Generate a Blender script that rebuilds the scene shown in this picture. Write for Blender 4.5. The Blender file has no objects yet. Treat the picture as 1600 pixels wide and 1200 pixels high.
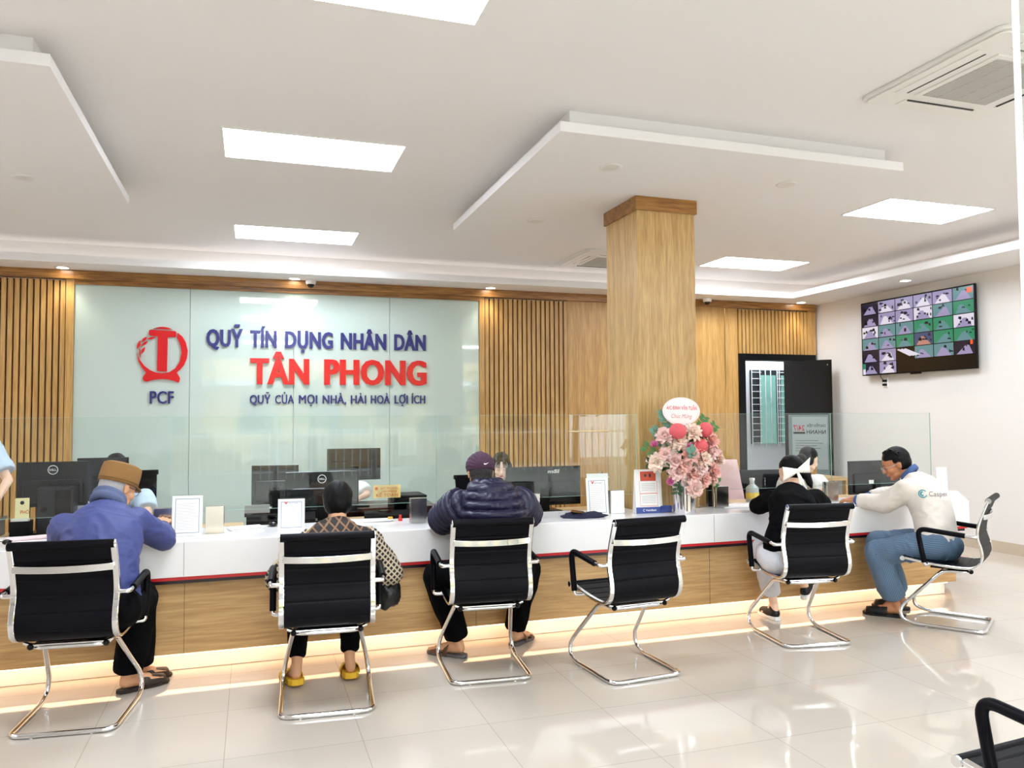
import bpy, bmesh, math, random
import numpy as np
from mathutils import Vector, Matrix, noise
sc = bpy.context.scene
COL = sc.collection
random.seed(7)
R = math.radians
# ---------------------------------------------------------------- camera
yaw, pitch, roll = R(18.37), R(2.37), R(-0.358)
fw = Vector((math.sin(yaw)*math.cos(pitch), math.cos(yaw)*math.cos(pitch), math.sin(pitch)))
rt = Vector((math.cos(yaw), -math.sin(yaw), 0)); up = rt.cross(fw)
r2 = rt*math.cos(roll) + up*math.sin(roll); u2 = -rt*math.sin(roll) + up*math.cos(roll)
cam = bpy.data.objects.new('camera', bpy.data.cameras.new('camera')); COL.objects.link(cam)
cam.matrix_world = Matrix(((r2.x, u2.x, -fw.x, 0), (r2.y, u2.y, -fw.y, 0), (r2.z, u2.z, -fw.z, 1.5), (0, 0, 0, 1)))
cam.data.sensor_width = 36; cam.data.lens = 1225/1600*36; cam.data.clip_start = .05; cam.data.clip_end = 300
sc.camera = cam
# ---------------------------------------------------------------- view, world
vs = sc.view_settings
vs.view_transform = 'Standard'; vs.look = 'None'; vs.gamma = 1; vs.exposure = 1.88; vs.use_curve_mapping = False
W = bpy.data.worlds.new('World'); sc.world = W; W.use_nodes = True
nt = W.node_tree; bg = nt.nodes['Background']
bg.inputs[0].default_value = (.80, .90, 1.0, 1); bg.inputs[1].default_value = 2.6
PANEL_E = 7.6          # ceiling light panels
ZC = 3.36              # ceiling
cy = sc.cycles
cy.max_bounces = 8; cy.diffuse_bounces = 5; cy.glossy_bounces = 5; cy.transmission_bounces = 6; cy.transparent_max_bounces = 12
cy.caustics_reflective = False; cy.caustics_refractive = False
try: cy.sample_clamp_indirect = 6
except Exception: pass

# ---------------------------------------------------------------- materials
def lin(c):
    return tuple(((v/255)/12.92 if v/255 <= .04045 else ((v/255+.055)/1.055)**2.4) for v in c) + (1,)
MATS = {}
def mat(name, rgb, rough=.5, metal=0, emit=None, es=0, spec=.5, trans=0, ior=1.45, bump=0, bscale=60, coat=0, var=0, vscale=8, sheen=0):
    if name in MATS: return MATS[name]
    m = bpy.data.materials.new(name); m.use_nodes = True; t = m.node_tree; b = t.nodes['Principled BSDF']
    b.inputs['Base Color'].default_value = lin(rgb); b.inputs['Roughness'].default_value = rough
    b.inputs['Metallic'].default_value = metal; b.inputs['Specular IOR Level'].default_value = spec
    b.inputs['IOR'].default_value = ior; b.inputs['Transmission Weight'].default_value = trans
    b.inputs['Coat Weight'].default_value = coat
    if sheen: b.inputs['Sheen Weight'].default_value = sheen
    if emit: b.inputs['Emission Color'].default_value = lin(emit); b.inputs['Emission Strength'].default_value = es
    tc = t.nodes.new('ShaderNodeTexCoord')
    if var:
        n = t.nodes.new('ShaderNodeTexNoise'); n.inputs['Scale'].default_value = vscale; n.inputs['Detail'].default_value = 5
        mx = t.nodes.new('ShaderNodeMix'); mx.data_type = 'RGBA'
        a = lin(rgb); mx.inputs[6].default_value = tuple(v*(1-var) for v in a[:3])+(1,); mx.inputs[7].default_value = tuple(min(1, v*(1+var)) for v in a[:3])+(1,)
        t.links.new(tc.outputs['Object'], n.inputs[0]); t.links.new(n.outputs[0], mx.inputs[0]); t.links.new(mx.outputs[2], b.inputs['Base Color'])
    if bump:
        n = t.nodes.new('ShaderNodeTexNoise'); n.inputs['Scale'].default_value = bscale; n.inputs['Detail'].default_value = 4
        bp = t.nodes.new('ShaderNodeBump'); bp.inputs['Strength'].default_value = bump; bp.inputs['Distance'].default_value = .01
        t.links.new(tc.outputs['Object'], n.inputs[0]); t.links.new(n.outputs[0], bp.inputs['Height']); t.links.new(bp.outputs[0], b.inputs['Normal'])
    MATS[name] = m; return m

def wood(name, c1, c2, axis, rough=.35, scale=1.0, spec=.5, plank=0):
    """oak: long fine grain along one axis, wide cathedral figure, pores"""
    m = bpy.data.materials.new(name); m.use_nodes = True; t = m.node_tree; b = t.nodes['Principled BSDF']; L = t.links.new
    tc = t.nodes.new('ShaderNodeTexCoord'); mp = t.nodes.new('ShaderNodeMapping')
    s = [9*scale]*3; s['xyz'.index(axis)] = .55*scale; mp.inputs['Scale'].default_value = s
    L(tc.outputs['Object'], mp.inputs[0])
    n1 = t.nodes.new('ShaderNodeTexNoise'); n1.inputs['Scale'].default_value = 1.0; n1.inputs['Detail'].default_value = 3; n1.inputs['Distortion'].default_value = .25
    n2 = t.nodes.new('ShaderNodeTexNoise'); n2.inputs['Scale'].default_value = 9; n2.inputs['Detail'].default_value = 6
    L(mp.outputs[0], n1.inputs[0]); L(mp.outputs[0], n2.inputs[0])
    w = t.nodes.new('ShaderNodeMath'); w.operation = 'MULTIPLY'; w.inputs[1].default_value = 26; L(n1.outputs[0], w.inputs[0])
    sn = t.nodes.new('ShaderNodeMath'); sn.operation = 'SINE'; L(w.outputs[0], sn.inputs[0])
    md = t.nodes.new('ShaderNodeMath'); md.operation = 'MULTIPLY_ADD'; md.inputs[1].default_value = .10; md.inputs[2].default_value = .0; L(sn.outputs[0], md.inputs[0])
    ad = t.nodes.new('ShaderNodeMath'); ad.operation = 'ADD'; L(md.outputs[0], ad.inputs[0]); L(n2.outputs[0], ad.inputs[1])
    cr = t.nodes.new('ShaderNodeValToRGB'); cr.color_ramp.elements[0].position = .28; cr.color_ramp.elements[1].position = .72
    cr.color_ramp.elements[0].color = lin(c1); cr.color_ramp.elements[1].color = lin(c2)
    L(ad.outputs[0], cr.inputs[0]); L(cr.outputs[0], b.inputs['Base Color'])
    b.inputs['Roughness'].default_value = rough; b.inputs['Specular IOR Level'].default_value = spec
    MATS[name] = m; return m

WHITE = mat('white_paint', (232, 228, 226), .85, bump=.05, bscale=90)
CEIL = mat('ceiling_paint', (232, 229, 228), .9)
WALLR = mat('wall_paint', (226, 221, 216), .8, bump=.04, bscale=120)
OAK_V = wood('oak_vertical', (168, 124, 66), (200, 158, 96), 'z', .32)
OAK_COL = wood('oak_column', (172, 134, 78), (208, 172, 114), 'z', .3, 1.3)
OAK_H = wood('oak_horizontal', (176, 136, 86), (206, 168, 114), 'x', .32)
OAK_C = wood('oak_cornice', (118, 74, 32), (176, 126, 66), 'x', .3)
OAK_D = wood('oak_shadow_gap', (70, 42, 20), (100, 64, 32), 'z', .6)
DESKW = wood('desk_wood', (168, 134, 88), (210, 180, 132), 'x', .4)
DARKW = wood('dark_desk_wood', (38, 22, 18), (74, 42, 32), 'z', .3)
GLOSSW = mat('glossy_white_counter', (244, 242, 242), .12, spec=.5)
REDS = mat('red_strip', (206, 40, 48), .3)
BLKS = mat('dark_navy_strip', (26, 20, 34), .3)
CHROME = mat('chrome', (225, 226, 228), .08, 1)
STEEL = mat('brushed_steel', (196, 194, 190), .18, 1)
BLACKP = mat('black_plastic', (6, 6, 8), .35, spec=.25)
BLACKG = mat('glossy_black', (6, 6, 8), .1)
LEATHER = mat('black_leather', (8, 7, 13), .45, spec=.12, bump=.12, bscale=260)
PAPER = mat('white_paper', (244, 242, 240), .6)
EMIT = mat('light_diffuser', (255, 255, 255), .5, emit=(232, 243, 255), es=PANEL_E)
DLE = mat('downlight_lens', (255, 255, 255), .5, emit=(255, 246, 230), es=8)
def glass(name, tint, refl=1.0):
    m = bpy.data.materials.new(name); m.use_nodes = True; t = m.node_tree; t.nodes.clear(); L = t.links.new
    o = t.nodes.new('ShaderNodeOutputMaterial'); tr = t.nodes.new('ShaderNodeBsdfTransparent'); tr.inputs[0].default_value = tint
    gl = t.nodes.new('ShaderNodeBsdfGlossy'); gl.inputs['Roughness'].default_value = 0.0; gl.inputs[0].default_value = (1, 1, 1, 1)
    fr = t.nodes.new('ShaderNodeFresnel'); fr.inputs[0].default_value = 1.5
    mu = t.nodes.new('ShaderNodeMath'); mu.operation = 'MULTIPLY'; mu.inputs[1].default_value = refl; L(fr.outputs[0], mu.inputs[0])
    ge = t.nodes.new('ShaderNodeNewGeometry'); fb = t.nodes.new('ShaderNodeMath'); fb.operation = 'SUBTRACT'; fb.inputs[0].default_value = 1; L(ge.outputs['Backfacing'], fb.inputs[1])
    m2 = t.nodes.new('ShaderNodeMath'); m2.operation = 'MULTIPLY'; L(mu.outputs[0], m2.inputs[0]); L(fb.outputs[0], m2.inputs[1])
    mx = t.nodes.new('ShaderNodeMixShader'); L(m2.outputs[0], mx.inputs[0]); L(tr.outputs[0], mx.inputs[1]); L(gl.outputs[0], mx.inputs[2]); L(mx.outputs[0], o.inputs[0])
    MATS[name] = m; return m
GLASS = glass('clear_glass', (.95, .975, .965, 1), .95)
GEDGE = mat('glass_edge', (150, 190, 178), .1, spec=.8)

# ---------------------------------------------------------------- mesh helpers
class MB:
    """collects shapes, builds one mesh object"""
    def __init__(s): s.v = []; s.f = []; s.m = []; s.cur = 0
    def add(s, vs, fs):
        n = len(s.v); s.v += [tuple(p) for p in vs]; s.f += [tuple(i+n for i in f) for f in fs]; s.m += [s.cur]*len(fs); return s
    def box(s, x0, x1, y0, y1, z0, z1):
        vs = [(x, y, z) for z in (z0, z1) for y in (y0, y1) for x in (x0, x1)]
        return s.add(vs, [(0, 2, 3, 1), (4, 5, 7, 6), (0, 1, 5, 4), (2, 6, 7, 3), (0, 4, 6, 2), (1, 3, 7, 5)])
    def obox(s, c, ax, ay, az, hx, hy, hz):
        c = Vector(c); ax, ay, az = Vector(ax), Vector(ay), Vector(az)
        vs = [c+ax*hx*i+ay*hy*j+az*hz*k for k in (-1, 1) for j in (-1, 1) for i in (-1, 1)]
        return s.add(vs, [(0, 2, 3, 1), (4, 5, 7, 6), (0, 1, 5, 4), (2, 6, 7, 3), (0, 4, 6, 2), (1, 3, 7, 5)])
    def prism(s, poly, z0, z1, axis='z'):
        n = len(poly)
        if axis == 'z': vs = [(a, b, z0) for a, b in poly]+[(a, b, z1) for a, b in poly]
        elif axis == 'y': vs = [(a, z0, b) for a, b in poly]+[(a, z1, b) for a, b in poly]
        else: vs = [(z0, a, b) for a, b in poly]+[(z1, a, b) for a, b in poly]
        return s.add(vs, [tuple(range(n))[::-1], tuple(range(n, 2*n))]+[(i, (i+1) % n, n+(i+1) % n, n+i) for i in range(n)])
    def tube(s, pts, r, seg=12, closed=False, caps=True, ry=None):
        pts = [Vector(p) for p in pts]; n = len(pts)
        rs = r if isinstance(r, (list, tuple)) else [r]*n
        rings = []; prev = None
        for i, p in enumerate(pts):
            a = pts[(i-1) % n] if (i or closed) else p; b = pts[(i+1) % n] if (i < n-1 or closed) else p
            d = (b-a).normalized()
            if prev is None:
                q = Vector((0, 0, 1)) if abs(d.z) < .9 else Vector((1, 0, 0)); u = d.cross(q).normalized()
            else:
                u = prev-d*prev.dot(d); u = u.normalized() if u.length > 1e-6 else d.orthogonal().normalized()
            prev = u; w = d.cross(u)
            rings.append([p+u*math.cos(t)*rs[i]+w*math.sin(t)*rs[i]*(ry or 1) for t in [2*math.pi*k/seg for k in range(seg)]])
        vs = [q for rr in rings for q in rr]; fs = []
        m = n if closed else n-1
        for i in range(m):
            for k in range(seg):
                a = i*seg+k; b = i*seg+(k+1) % seg; c = ((i+1) % n)*seg+(k+1) % seg; d2 = ((i+1) % n)*seg+k
                fs.append((a, b, c, d2))
        if caps and not closed: fs += [tuple(range(seg))[::-1], tuple((n-1)*seg+k for k in range(seg))]
        return s.add(vs, fs)
    def cyl(s, a, b, r, seg=20, r1=None):
        return s.tube([a, b], [r, r if r1 is None else r1], seg)
    def ball(s, c, rx, ry=None, rz=None, rot=None, nu=20, nv=12):
        ry = rx if ry is None else ry; rz = rx if rz is None else rz; c = Vector(c)
        vs = [Vector((0, 0, rz))]
        for i in range(1, nv):
            th = math.pi*i/nv
            for j in range(nu):
                ph = 2*math.pi*j/nu; vs.append(Vector((rx*math.sin(th)*math.cos(ph), ry*math.sin(th)*math.sin(ph), rz*math.cos(th))))
        vs.append(Vector((0, 0, -rz)))
        if rot is not None: vs = [rot @ q for q in vs]
        vs = [q+c for q in vs]; fs = []
        for j in range(nu):
            fs.append((0, 1+j, 1+(j+1) % nu)); e = len(vs)-1; b = 1+(nv-2)*nu
            fs.append((e, b+(j+1) % nu, b+j))
        for i in range(nv-2):
            for j in range(nu):
                a = 1+i*nu+j; b = 1+i*nu+(j+1) % nu; fs.append((a, a+nu, b+nu, b))
        return s.add(vs, fs)
    def lathe(s, prof, seg=32, c=(0, 0, 0)):
        c = Vector(c); vs = [c+Vector((r*math.cos(2*math.pi*k/seg), r*math.sin(2*math.pi*k/seg), z)) for r, z in prof for k in range(seg)]
        fs = [(i*seg+k, i*seg+(k+1) % seg, (i+1)*seg+(k+1) % seg, (i+1)*seg+k) for i in range(len(prof)-1) for k in range(seg)]
        return s.add(vs, fs)
    def xf(s, M):
        s.v = [tuple(M @ Vector(p)) for p in s.v]; return s
    def build(s, name, m, parent=None, smooth=False, bevel=0, **kw):
        me = bpy.data.meshes.new(name); me.from_pydata(s.v, [], s.f)
        for mm in (m if isinstance(m, (list, tuple)) else [m]): me.materials.append(mm)
        if any(s.m): me.polygons.foreach_set('material_index', s.m)
        if smooth: me.polygons.foreach_set('use_smooth', [True]*len(me.polygons))
        me.update()
        bm = bmesh.new(); bm.from_mesh(me); bmesh.ops.recalc_face_normals(bm, faces=bm.faces); bm.to_mesh(me); bm.free()
        if smooth == 'auto': me.set_sharp_from_angle(angle=R(38))
        return link(name, me, parent, bevel, **kw)
def link(name, me, parent=None, bevel=0, label=None, cat=None, group=None, kind=None):
    o = bpy.data.objects.new(name, me); COL.objects.link(o)
    if parent: o.parent = parent
    if bevel:
        b = o.modifiers.new('bevel', 'BEVEL'); b.width = bevel; b.segments = 2; b.limit_method = 'ANGLE'; b.angle_limit = R(40)
    tag(o, label, cat, group, kind); return o
def tag(o, label=None, cat=None, group=None, kind=None):
    if label: o['label'] = label
    if cat: o['category'] = cat
    if group: o['group'] = group
    if kind: o['kind'] = kind
    return o
def thing(name, label, cat, loc=(0, 0, 0), rz=0, group=None):
    o = bpy.data.objects.new(name, None); COL.objects.link(o); o.location = loc; o.rotation_euler = (0, 0, rz)
    o.empty_display_size = .1
    return tag(o, label, cat, group)
def kids(o): return [c for c in COL.objects if c.parent == o]
def copy_tree(o, parent=None):
    c = o.copy(); COL.objects.link(c); c.parent = parent
    for ch in kids(o): copy_tree(ch, c)
    return c
def struct(mb, name, m, **kw): return mb.build(name, m, kind='structure', **kw)
def rim_path(pts, n=6, rad=.05):
    """round the corners of an open polyline"""
    P = [Vector(p) for p in pts]; out = [P[0]]
    for i in range(1, len(P)-1):
        a, b, c = P[i-1], P[i], P[i+1]; r = min(rad, (a-b).length*.49, (c-b).length*.49)
        p0 = b+(a-b).normalized()*r; p1 = b+(c-b).normalized()*r
        for k in range(n+1):
            t = k/n; out.append(p0*(1-t)**2+b*2*t*(1-t)+p1*t*t)
    out.append(P[-1]); return out
_tc = {}
def text_geo(s, off=0.0, ext=0.0, res=3):
    key = (s, off, ext)
    if key in _tc: return _tc[key]
    cu = bpy.data.curves.new('t', 'FONT'); cu.body = s; cu.size = 1; cu.offset = off; cu.extrude = ext; cu.resolution_u = res; cu.space_character = 1.06
    o = bpy.data.objects.new('t', cu); COL.objects.link(o); bpy.context.view_layer.update()
    dg = bpy.context.evaluated_depsgraph_get(); me = bpy.data.meshes.new_from_object(o.evaluated_get(dg))
    v = [tuple(x.co) for x in me.vertices]; f = [tuple(p.vertices) for p in me.polygons]
    bpy.data.objects.remove(o); bpy.data.curves.remove(cu); bpy.data.meshes.remove(me)
    _tc[key] = (v, f); return v, f
def text_mb(s, w, h, off=0.0, ext=0.0, caps=True):
    """text fitted in a box: x 0..w, cap height 0..h, z = depth; returned as MB in the xy plane"""
    v, f = text_geo(s, off, ext); hv, _ = text_geo('H', off, ext)
    ch = max(p[1] for p in hv) if caps else max(p[1] for p in v); x0 = min(p[0] for p in v); x1 = max(p[0] for p in v)
    sx = w/(x1-x0); sy = h/ch; mb = MB(); mb.add([((p[0]-x0)*sx, p[1]*sy, p[2]) for p in v], f); return mb
def frame_mat(origin, xax, yax):
    x = Vector(xax).normalized(); y = Vector(yax).normalized(); z = x.cross(y)
    return Matrix(((x.x, y.x, z.x, origin[0]), (x.y, y.y, z.y, origin[1]), (x.z, y.z, z.z, origin[2]), (0, 0, 0, 1)))
# ================================================================ ROOM SHELL
XL, XR, YB, YF = -6.0, 7.70, 9.30, -3.0
def tile_floor():
    m = bpy.data.materials.new('porcelain_tiles'); m.use_nodes = True; t = m.node_tree; b = t.nodes['Principled BSDF']; L = t.links.new
    tc = t.nodes.new('ShaderNodeTexCoord'); mp = t.nodes.new('ShaderNodeMapping'); mp.inputs['Location'].default_value = (.105, -4.345, 0)
    L(tc.outputs['Object'], mp.inputs[0])
    br = t.nodes.new('ShaderNodeTexBrick'); br.offset = 0; br.inputs['Scale'].default_value = 1; br.inputs['Brick Width'].default_value = .6075; br.inputs['Row Height'].default_value = .6075
    br.inputs['Mortar Size'].default_value = .0018; br.inputs['Mortar Smooth'].default_value = .2; br.inputs['Bias'].default_value = 0
    br.inputs['Color1'].default_value = lin((206, 195, 182)); br.inputs['Color2'].default_value = lin((202, 191, 178)); br.inputs['Mortar'].default_value = lin((176, 160, 144))
    L(mp.outputs[0], br.inputs['Vector'])
    n = t.nodes.new('ShaderNodeTexNoise'); n.inputs['Scale'].default_value = 1.6; n.inputs['Detail'].default_value = 6; L(tc.outputs['Object'], n.inputs[0])
    mx = t.nodes.new('ShaderNodeMix'); mx.data_type = 'RGBA'; mx.blend_type = 'MULTIPLY'; mx.inputs[0].default_value = 1
    cr = t.nodes.new('ShaderNodeValToRGB'); cr.color_ramp.elements[0].color = (.93, .92, .91, 1); cr.color_ramp.elements[1].color = (1, 1, 1, 1); L(n.outputs[0], cr.inputs[0])
    L(br.outputs[0], mx.inputs[6]); L(cr.outputs[0], mx.inputs[7]); L(mx.outputs[2], b.inputs['Base Color'])
    b.inputs['Roughness'].default_value = .05; b.inputs['Specular IOR Level'].default_value = .62
    n2 = t.nodes.new('ShaderNodeTexNoise'); n2.inputs['Scale'].default_value = 3; L(tc.outputs['Object'], n2.inputs[0])
    bp = t.nodes.new('ShaderNodeBump'); bp.inputs['Strength'].default_value = .05; bp.inputs['Distance'].default_value = .02; L(n2.outputs[0], bp.inputs['Height']); L(bp.outputs[0], b.inputs['Normal'])
    return m
FLOOR = tile_floor()
struct(MB().box(XL, XR, YF, YB, -.1, 0).box(6.2, 9.6, YB, 11.6, -.1, 0), 'floor', FLOOR)
struct(MB().box(XL-.1, XR+.1, YF-.1, YB+.1, ZC, ZC+.1), 'ceiling', CEIL)
# back wall with the doorway at its end (6.45..7.58)
DX0, DX1, DZ = 6.47, 7.60, 2.26
struct(MB().box(XL, DX0, YB, YB+.12, 0, ZC).box(DX1, XR, YB, YB+.12, 0, ZC).box(DX0, DX1, YB, YB+.12, DZ, ZC), 'wall_back', WHITE)
struct(MB().box(XR, XR+.12, YF-.1, YB+.12, 0, ZC), 'wall_right', WALLR)
struct(MB().box(XL-.12, XL, YF-.1, YB+.12, 0, ZC), 'wall_left', WALLR)
# dropped soffit ring along the back and the right wall, lip 8 cm, open cove above
def lip(x0, x1, y0, y1, z=3.07): return MB().box(x0, x1, y0, y1, z, z+.08)
sf = MB().prism([(XL, 8.80), (6.93, 8.80), (6.93, YF), (XR, YF), (XR, YB), (XL, YB)], 3.07, 3.15)
struct(sf, 'trim_1', CEIL)
struct(MB().box(XL, XR-.1, 9.22, 9.25, 3.152, 3.165).box(7.5, 7.53, YF, 9.2, 3.152, 3.165), 'trim_cove_glow', mat('added_cove_glow', (255, 250, 244), .5, emit=(255, 246, 236), es=.9))  # glowing strip added out of sight to brighten the cove
# dark/beige skirting on the right wall
struct(MB().box(XR-.012, XR, YF, YB, 0, .12), 'baseboard_right', mat('skirting_tile', (196, 180, 160), .3), bevel=.002)
# oak cornice and cladding on the back wall
struct(MB().box(XL, 7.66, 9.22, YB, 2.975, 3.07), 'trim_2', OAK_C, bevel=.003)
struct(MB().box(-1.79, 2.66, 9.255, YB, 2.925, 2.975), 'trim_3', OAK_C)
def slats(x0, x1, z0, z1, name, pitch=.060, w=.043):
    mb = MB().box(x0, x1, YB-.012, YB, z0, z1)
    mb.cur = 1
    n = int(round((x1-x0)/pitch)); p = (x1-x0)/n
    for i in range(n): mb.box(x0+i*p+(p-w)/2, x0+i*p+(p+w)/2, YB-.045, YB-.012, z0, z1-.0)
    return struct(mb, name, [OAK_D, OAK_V])
slats(XL, -1.86, .02, 2.965, 'trim_4'); struct(MB().box(-1.86, -1.785, YB-.05, YB, 0, 2.975), 'trim_5', OAK_V)
struct(MB().box(2.655, 2.72, YB-.05, YB, 0, 2.975), 'trim_6', OAK_V)
slats(2.72, 3.83, .02, 2.965, 'trim_7')
struct(MB().box(3.83, 6.155, YB-.03, YB, 0, 2.975).box(6.172, DX0-.1, YB-.03, YB, 0, 2.975), 'trim_8', OAK_V)
GOLD = mat('brass_inlay', (226, 190, 120), .2, 1)
struct(MB().box(6.156, 6.171, YB-.034, YB, 0, 2.975), 'trim_9', GOLD)
struct(MB().box(3.83, 6.155, YB-.036, YB-.03, 1.30, 1.312), 'trim_10', GOLD)
slats(DX0-.1, 7.52, DZ+.08, 2.965, 'trim_11'); struct(MB().box(7.52, 7.66, YB-.05, YB, DZ+.08, 2.975), 'trim_12', OAK_V)
# front wall behind the camera: solid at both ends, a wide glazed shopfront between
struct(MB().box(XL, -1.25, YF-.15, YF, 0, ZC).box(6.9, XR, YF-.15, YF, 0, ZC).box(-1.25, 6.9, YF-.15, YF, 3.1, ZC), 'wall_front', WHITE)
WF = mat('white_window_frame', (236, 236, 236), .35)
mb = MB(); xs = [-1.25, .38, 2.01, 3.64, 5.27, 6.9]
for x in xs: mb.box(x-.035 if x > -1.2 else x, x+.035 if x < 6.8 else x, YF-.12, YF-.04, 0, 3.1)
mb.box(-1.25, 6.9, YF-.12, YF-.04, 3.03, 3.1).box(-1.25, 6.9, YF-.12, YF-.04, 2.3, 2.36).box(-1.25, 6.9, YF-.12, YF-.04, 0, .08)
wn = struct(mb, 'window_1', WF)
MB().box(-1.2, 6.86, YF-.085, YF-.075, .08, 3.04).build('pane', GLASS, wn)
# the small room beyond the doorway
struct(MB().box(6.2, 9.6, 11.6, 11.7, 0, 2.9).box(9.6, 9.7, YB, 11.7, 0, 2.9).box(6.1, 6.2, YB+.12, 11.7, 0, 2.9).box(6.2, 9.6, YB+.12, 11.6, 2.8, 2.9).box(7.8, 9.6, YB, YB+.12, 0, 2.9), 'wall_store', WHITE)
t = thing('ceiling_light', 'unseen round lamp added to light the room beyond the black doorway', 'ceiling light', (7.6, 10.0, 2.79)); MB().cyl((0, 0, -.03), (0, 0, .01), .26, 28).build('diffuser', EMIT, t)  # lamp added out of view to brighten this room
# ---------------------------------------------------------------- outside, seen only in reflections
GREEN = mat('tree_leaves', (86, 120, 52), .7, var=.5, vscale=3); BARK = mat('bark', (90, 74, 60), .9)
ground = mat('street_concrete', (176, 170, 160), .9, var=.1)
struct(MB().box(-16, 22, -16, YF-.16, -.2, -.02), 'floor_street', ground)
hs = thing('house', 'ochre two-storey house across the street, seen mirrored in glass', 'building', (3, -14, 0))
MB().box(-7, 7, -.5, .5, 0, 5.2).build('wall', mat('ochre_render', (214, 176, 120), .9, var=.1), hs)
for i in range(5):
    MB().box(-6+i*2.6, -4.8+i*2.6, .5, .54, 1, 2.4).build('window', mat('house_window', (60, 70, 78), .2), hs)
MB().box(-7.3, 7.3, -.6, 1.4, 2.75, 2.95).build('balcony', WF, hs)
ft = thing('street_fence', 'white metal bar fence along the street, seen mirrored in glass', 'fence', (3, -9.5, 0))
MB().box(-9, 9, -.03, .03, 1.05, 1.1).box(-9, 9, -.03, .03, .15, .2).build('rail', WF, ft)
mb = MB()
for i in range(90): mb.box(-9+i*.2, -8.97+i*.2, -.015, .015, 0, 1.2)
mb.build('bars', WF, ft)
for i, (x, y, h) in enumerate([(-2.5, -11, 3.4), (1.5, -10.5, 3.0), (5.2, -11.2, 3.6), (9, -10.6, 3.2)]):
    tr = thing('tree', ['round street tree', 'low broad street tree', 'tall street tree', 'slim street tree'][i]+' beyond the shopfront, seen mirrored in glass', 'tree', (x, y, 0))
    MB().cyl((0, 0, 0), (0, 0, h*.6), .12, 10, .08).build('trunk', BARK, tr)
    mb = MB(); rr = random.Random(i)
    for k in range(260):
        a = rr.uniform(0, 6.3); q = rr.uniform(0, 1)**.5*1.3; z = h*.75+rr.uniform(-1, 1)*.9
        c = Vector((q*math.cos(a), q*math.sin(a), z)); d = Vector((rr.uniform(-1, 1), rr.uniform(-1, 1), rr.uniform(-1, 1))).normalized()
        u = d.orthogonal().normalized(); w = d.cross(u); s = rr.uniform(.08, .2)
        mb.add([c-u*s, c+w*s*.5, c+u*s, c-w*s*.5], [(0, 1, 2, 3)])
    mb.build('crown', GREEN, tr)

# ---------------------------------------------------------------- ceiling drops, lights, AC
def drop(x0, x1, y0, y1, label):
    o = thing('ceiling_drop', label, 'ceiling panel', ((x0+x1)/2, (y0+y1)/2, 3.2))
    hx, hy = (x1-x0)/2, (y1-y0)/2
    MB().box(-hx, hx, -hy, hy, 0, .062).build('slab', CEIL, o, bevel=.003)
    MB().box(-hx+.09, hx-.09, -hy+.07, hy-.07, .062, ZC-3.2).build('neck', CEIL, o)
drop(1.735, 4.32, 4.28, 6.90, 'square white dropped ceiling slab around the oak column')
drop(-3.52, -.935, 4.22, 6.80, 'square white dropped ceiling slab with no column, its corner near the sign wall')
def panel_light(x, y, label):
    o = thing('ceiling_light', label, 'ceiling light', (x, y, ZC), 0, None)
    mb = MB()
    for a in ((-.6, .6, -.3, -.288), (-.6, .6, .288, .3), (-.6, -.588, -.288, .288), (.588, .6, -.288, .288)): mb.box(*a, -.006, .002)
    mb.build('frame', WHITE, o)
    MB().box(-.588, .588, -.288, .288, -.004, .002).build('diffuser', EMIT, o)
PL = [(.40, 3.22, 'rectangular ceiling light panel cut off by the top of the picture'),
      (.40, 5.56, 'rectangular ceiling light panel, larger of the two facing the blue letters'),
      (.42, 8.20, 'rectangular ceiling light panel nearest the glass sign panel'.replace('nearest', 'right before')),
      (5.80, 5.60, 'rectangular ceiling light panel beside the ceiling drop, toward the wall TV'),
      (5.86, 8.16, 'rectangular ceiling light panel just behind the oak column top'),
      (5.80, 3.22, 'rectangular ceiling light panel above the lone armchair'), (.40, .6, 'rectangular ceiling light panel near the shopfront on the sign side'),
      (5.80, .6, 'rectangular ceiling light panel over the waiting area'), (-4.8, 5.56, 'rectangular ceiling light panel over the far counter end'),
      (-4.8, 8.2, 'rectangular ceiling light panel by the far slatted wall'), (-4.8, 3.22, 'rectangular ceiling light panel on the far side of the hall'),
      (.4, -1.6, 'rectangular ceiling light panel inside the shopfront'), (5.8, -1.6, 'rectangular ceiling light panel by the shopfront corner')]
for a in PL: panel_light(*a)
def downlight(x, y, z, on, label, r=.055):
    o = thing('downlight', label, 'downlight', (x, y, z))
    MB().lathe([(r, -.004), (r+.022, -.006), (r+.024, 0), (r, .0)], 28).build('ring', WHITE, o, smooth=True)
    MB().cyl((0, 0, -.003), (0, 0, .001), r, 24).build('lens', DLE if on else mat('unlit_lens', (222, 218, 212), .5), o)
    if on:
        l = bpy.data.lights.new('spot', 'SPOT'); l.energy = 5; l.spot_size = R(95); l.spot_blend = .8; l.color = (1, .9, .74); l.shadow_soft_size = .04
        lo = bpy.data.objects.new('bulb', l); COL.objects.link(lo); lo.parent = o; lo.location = (0, 0, -.03)
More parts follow.
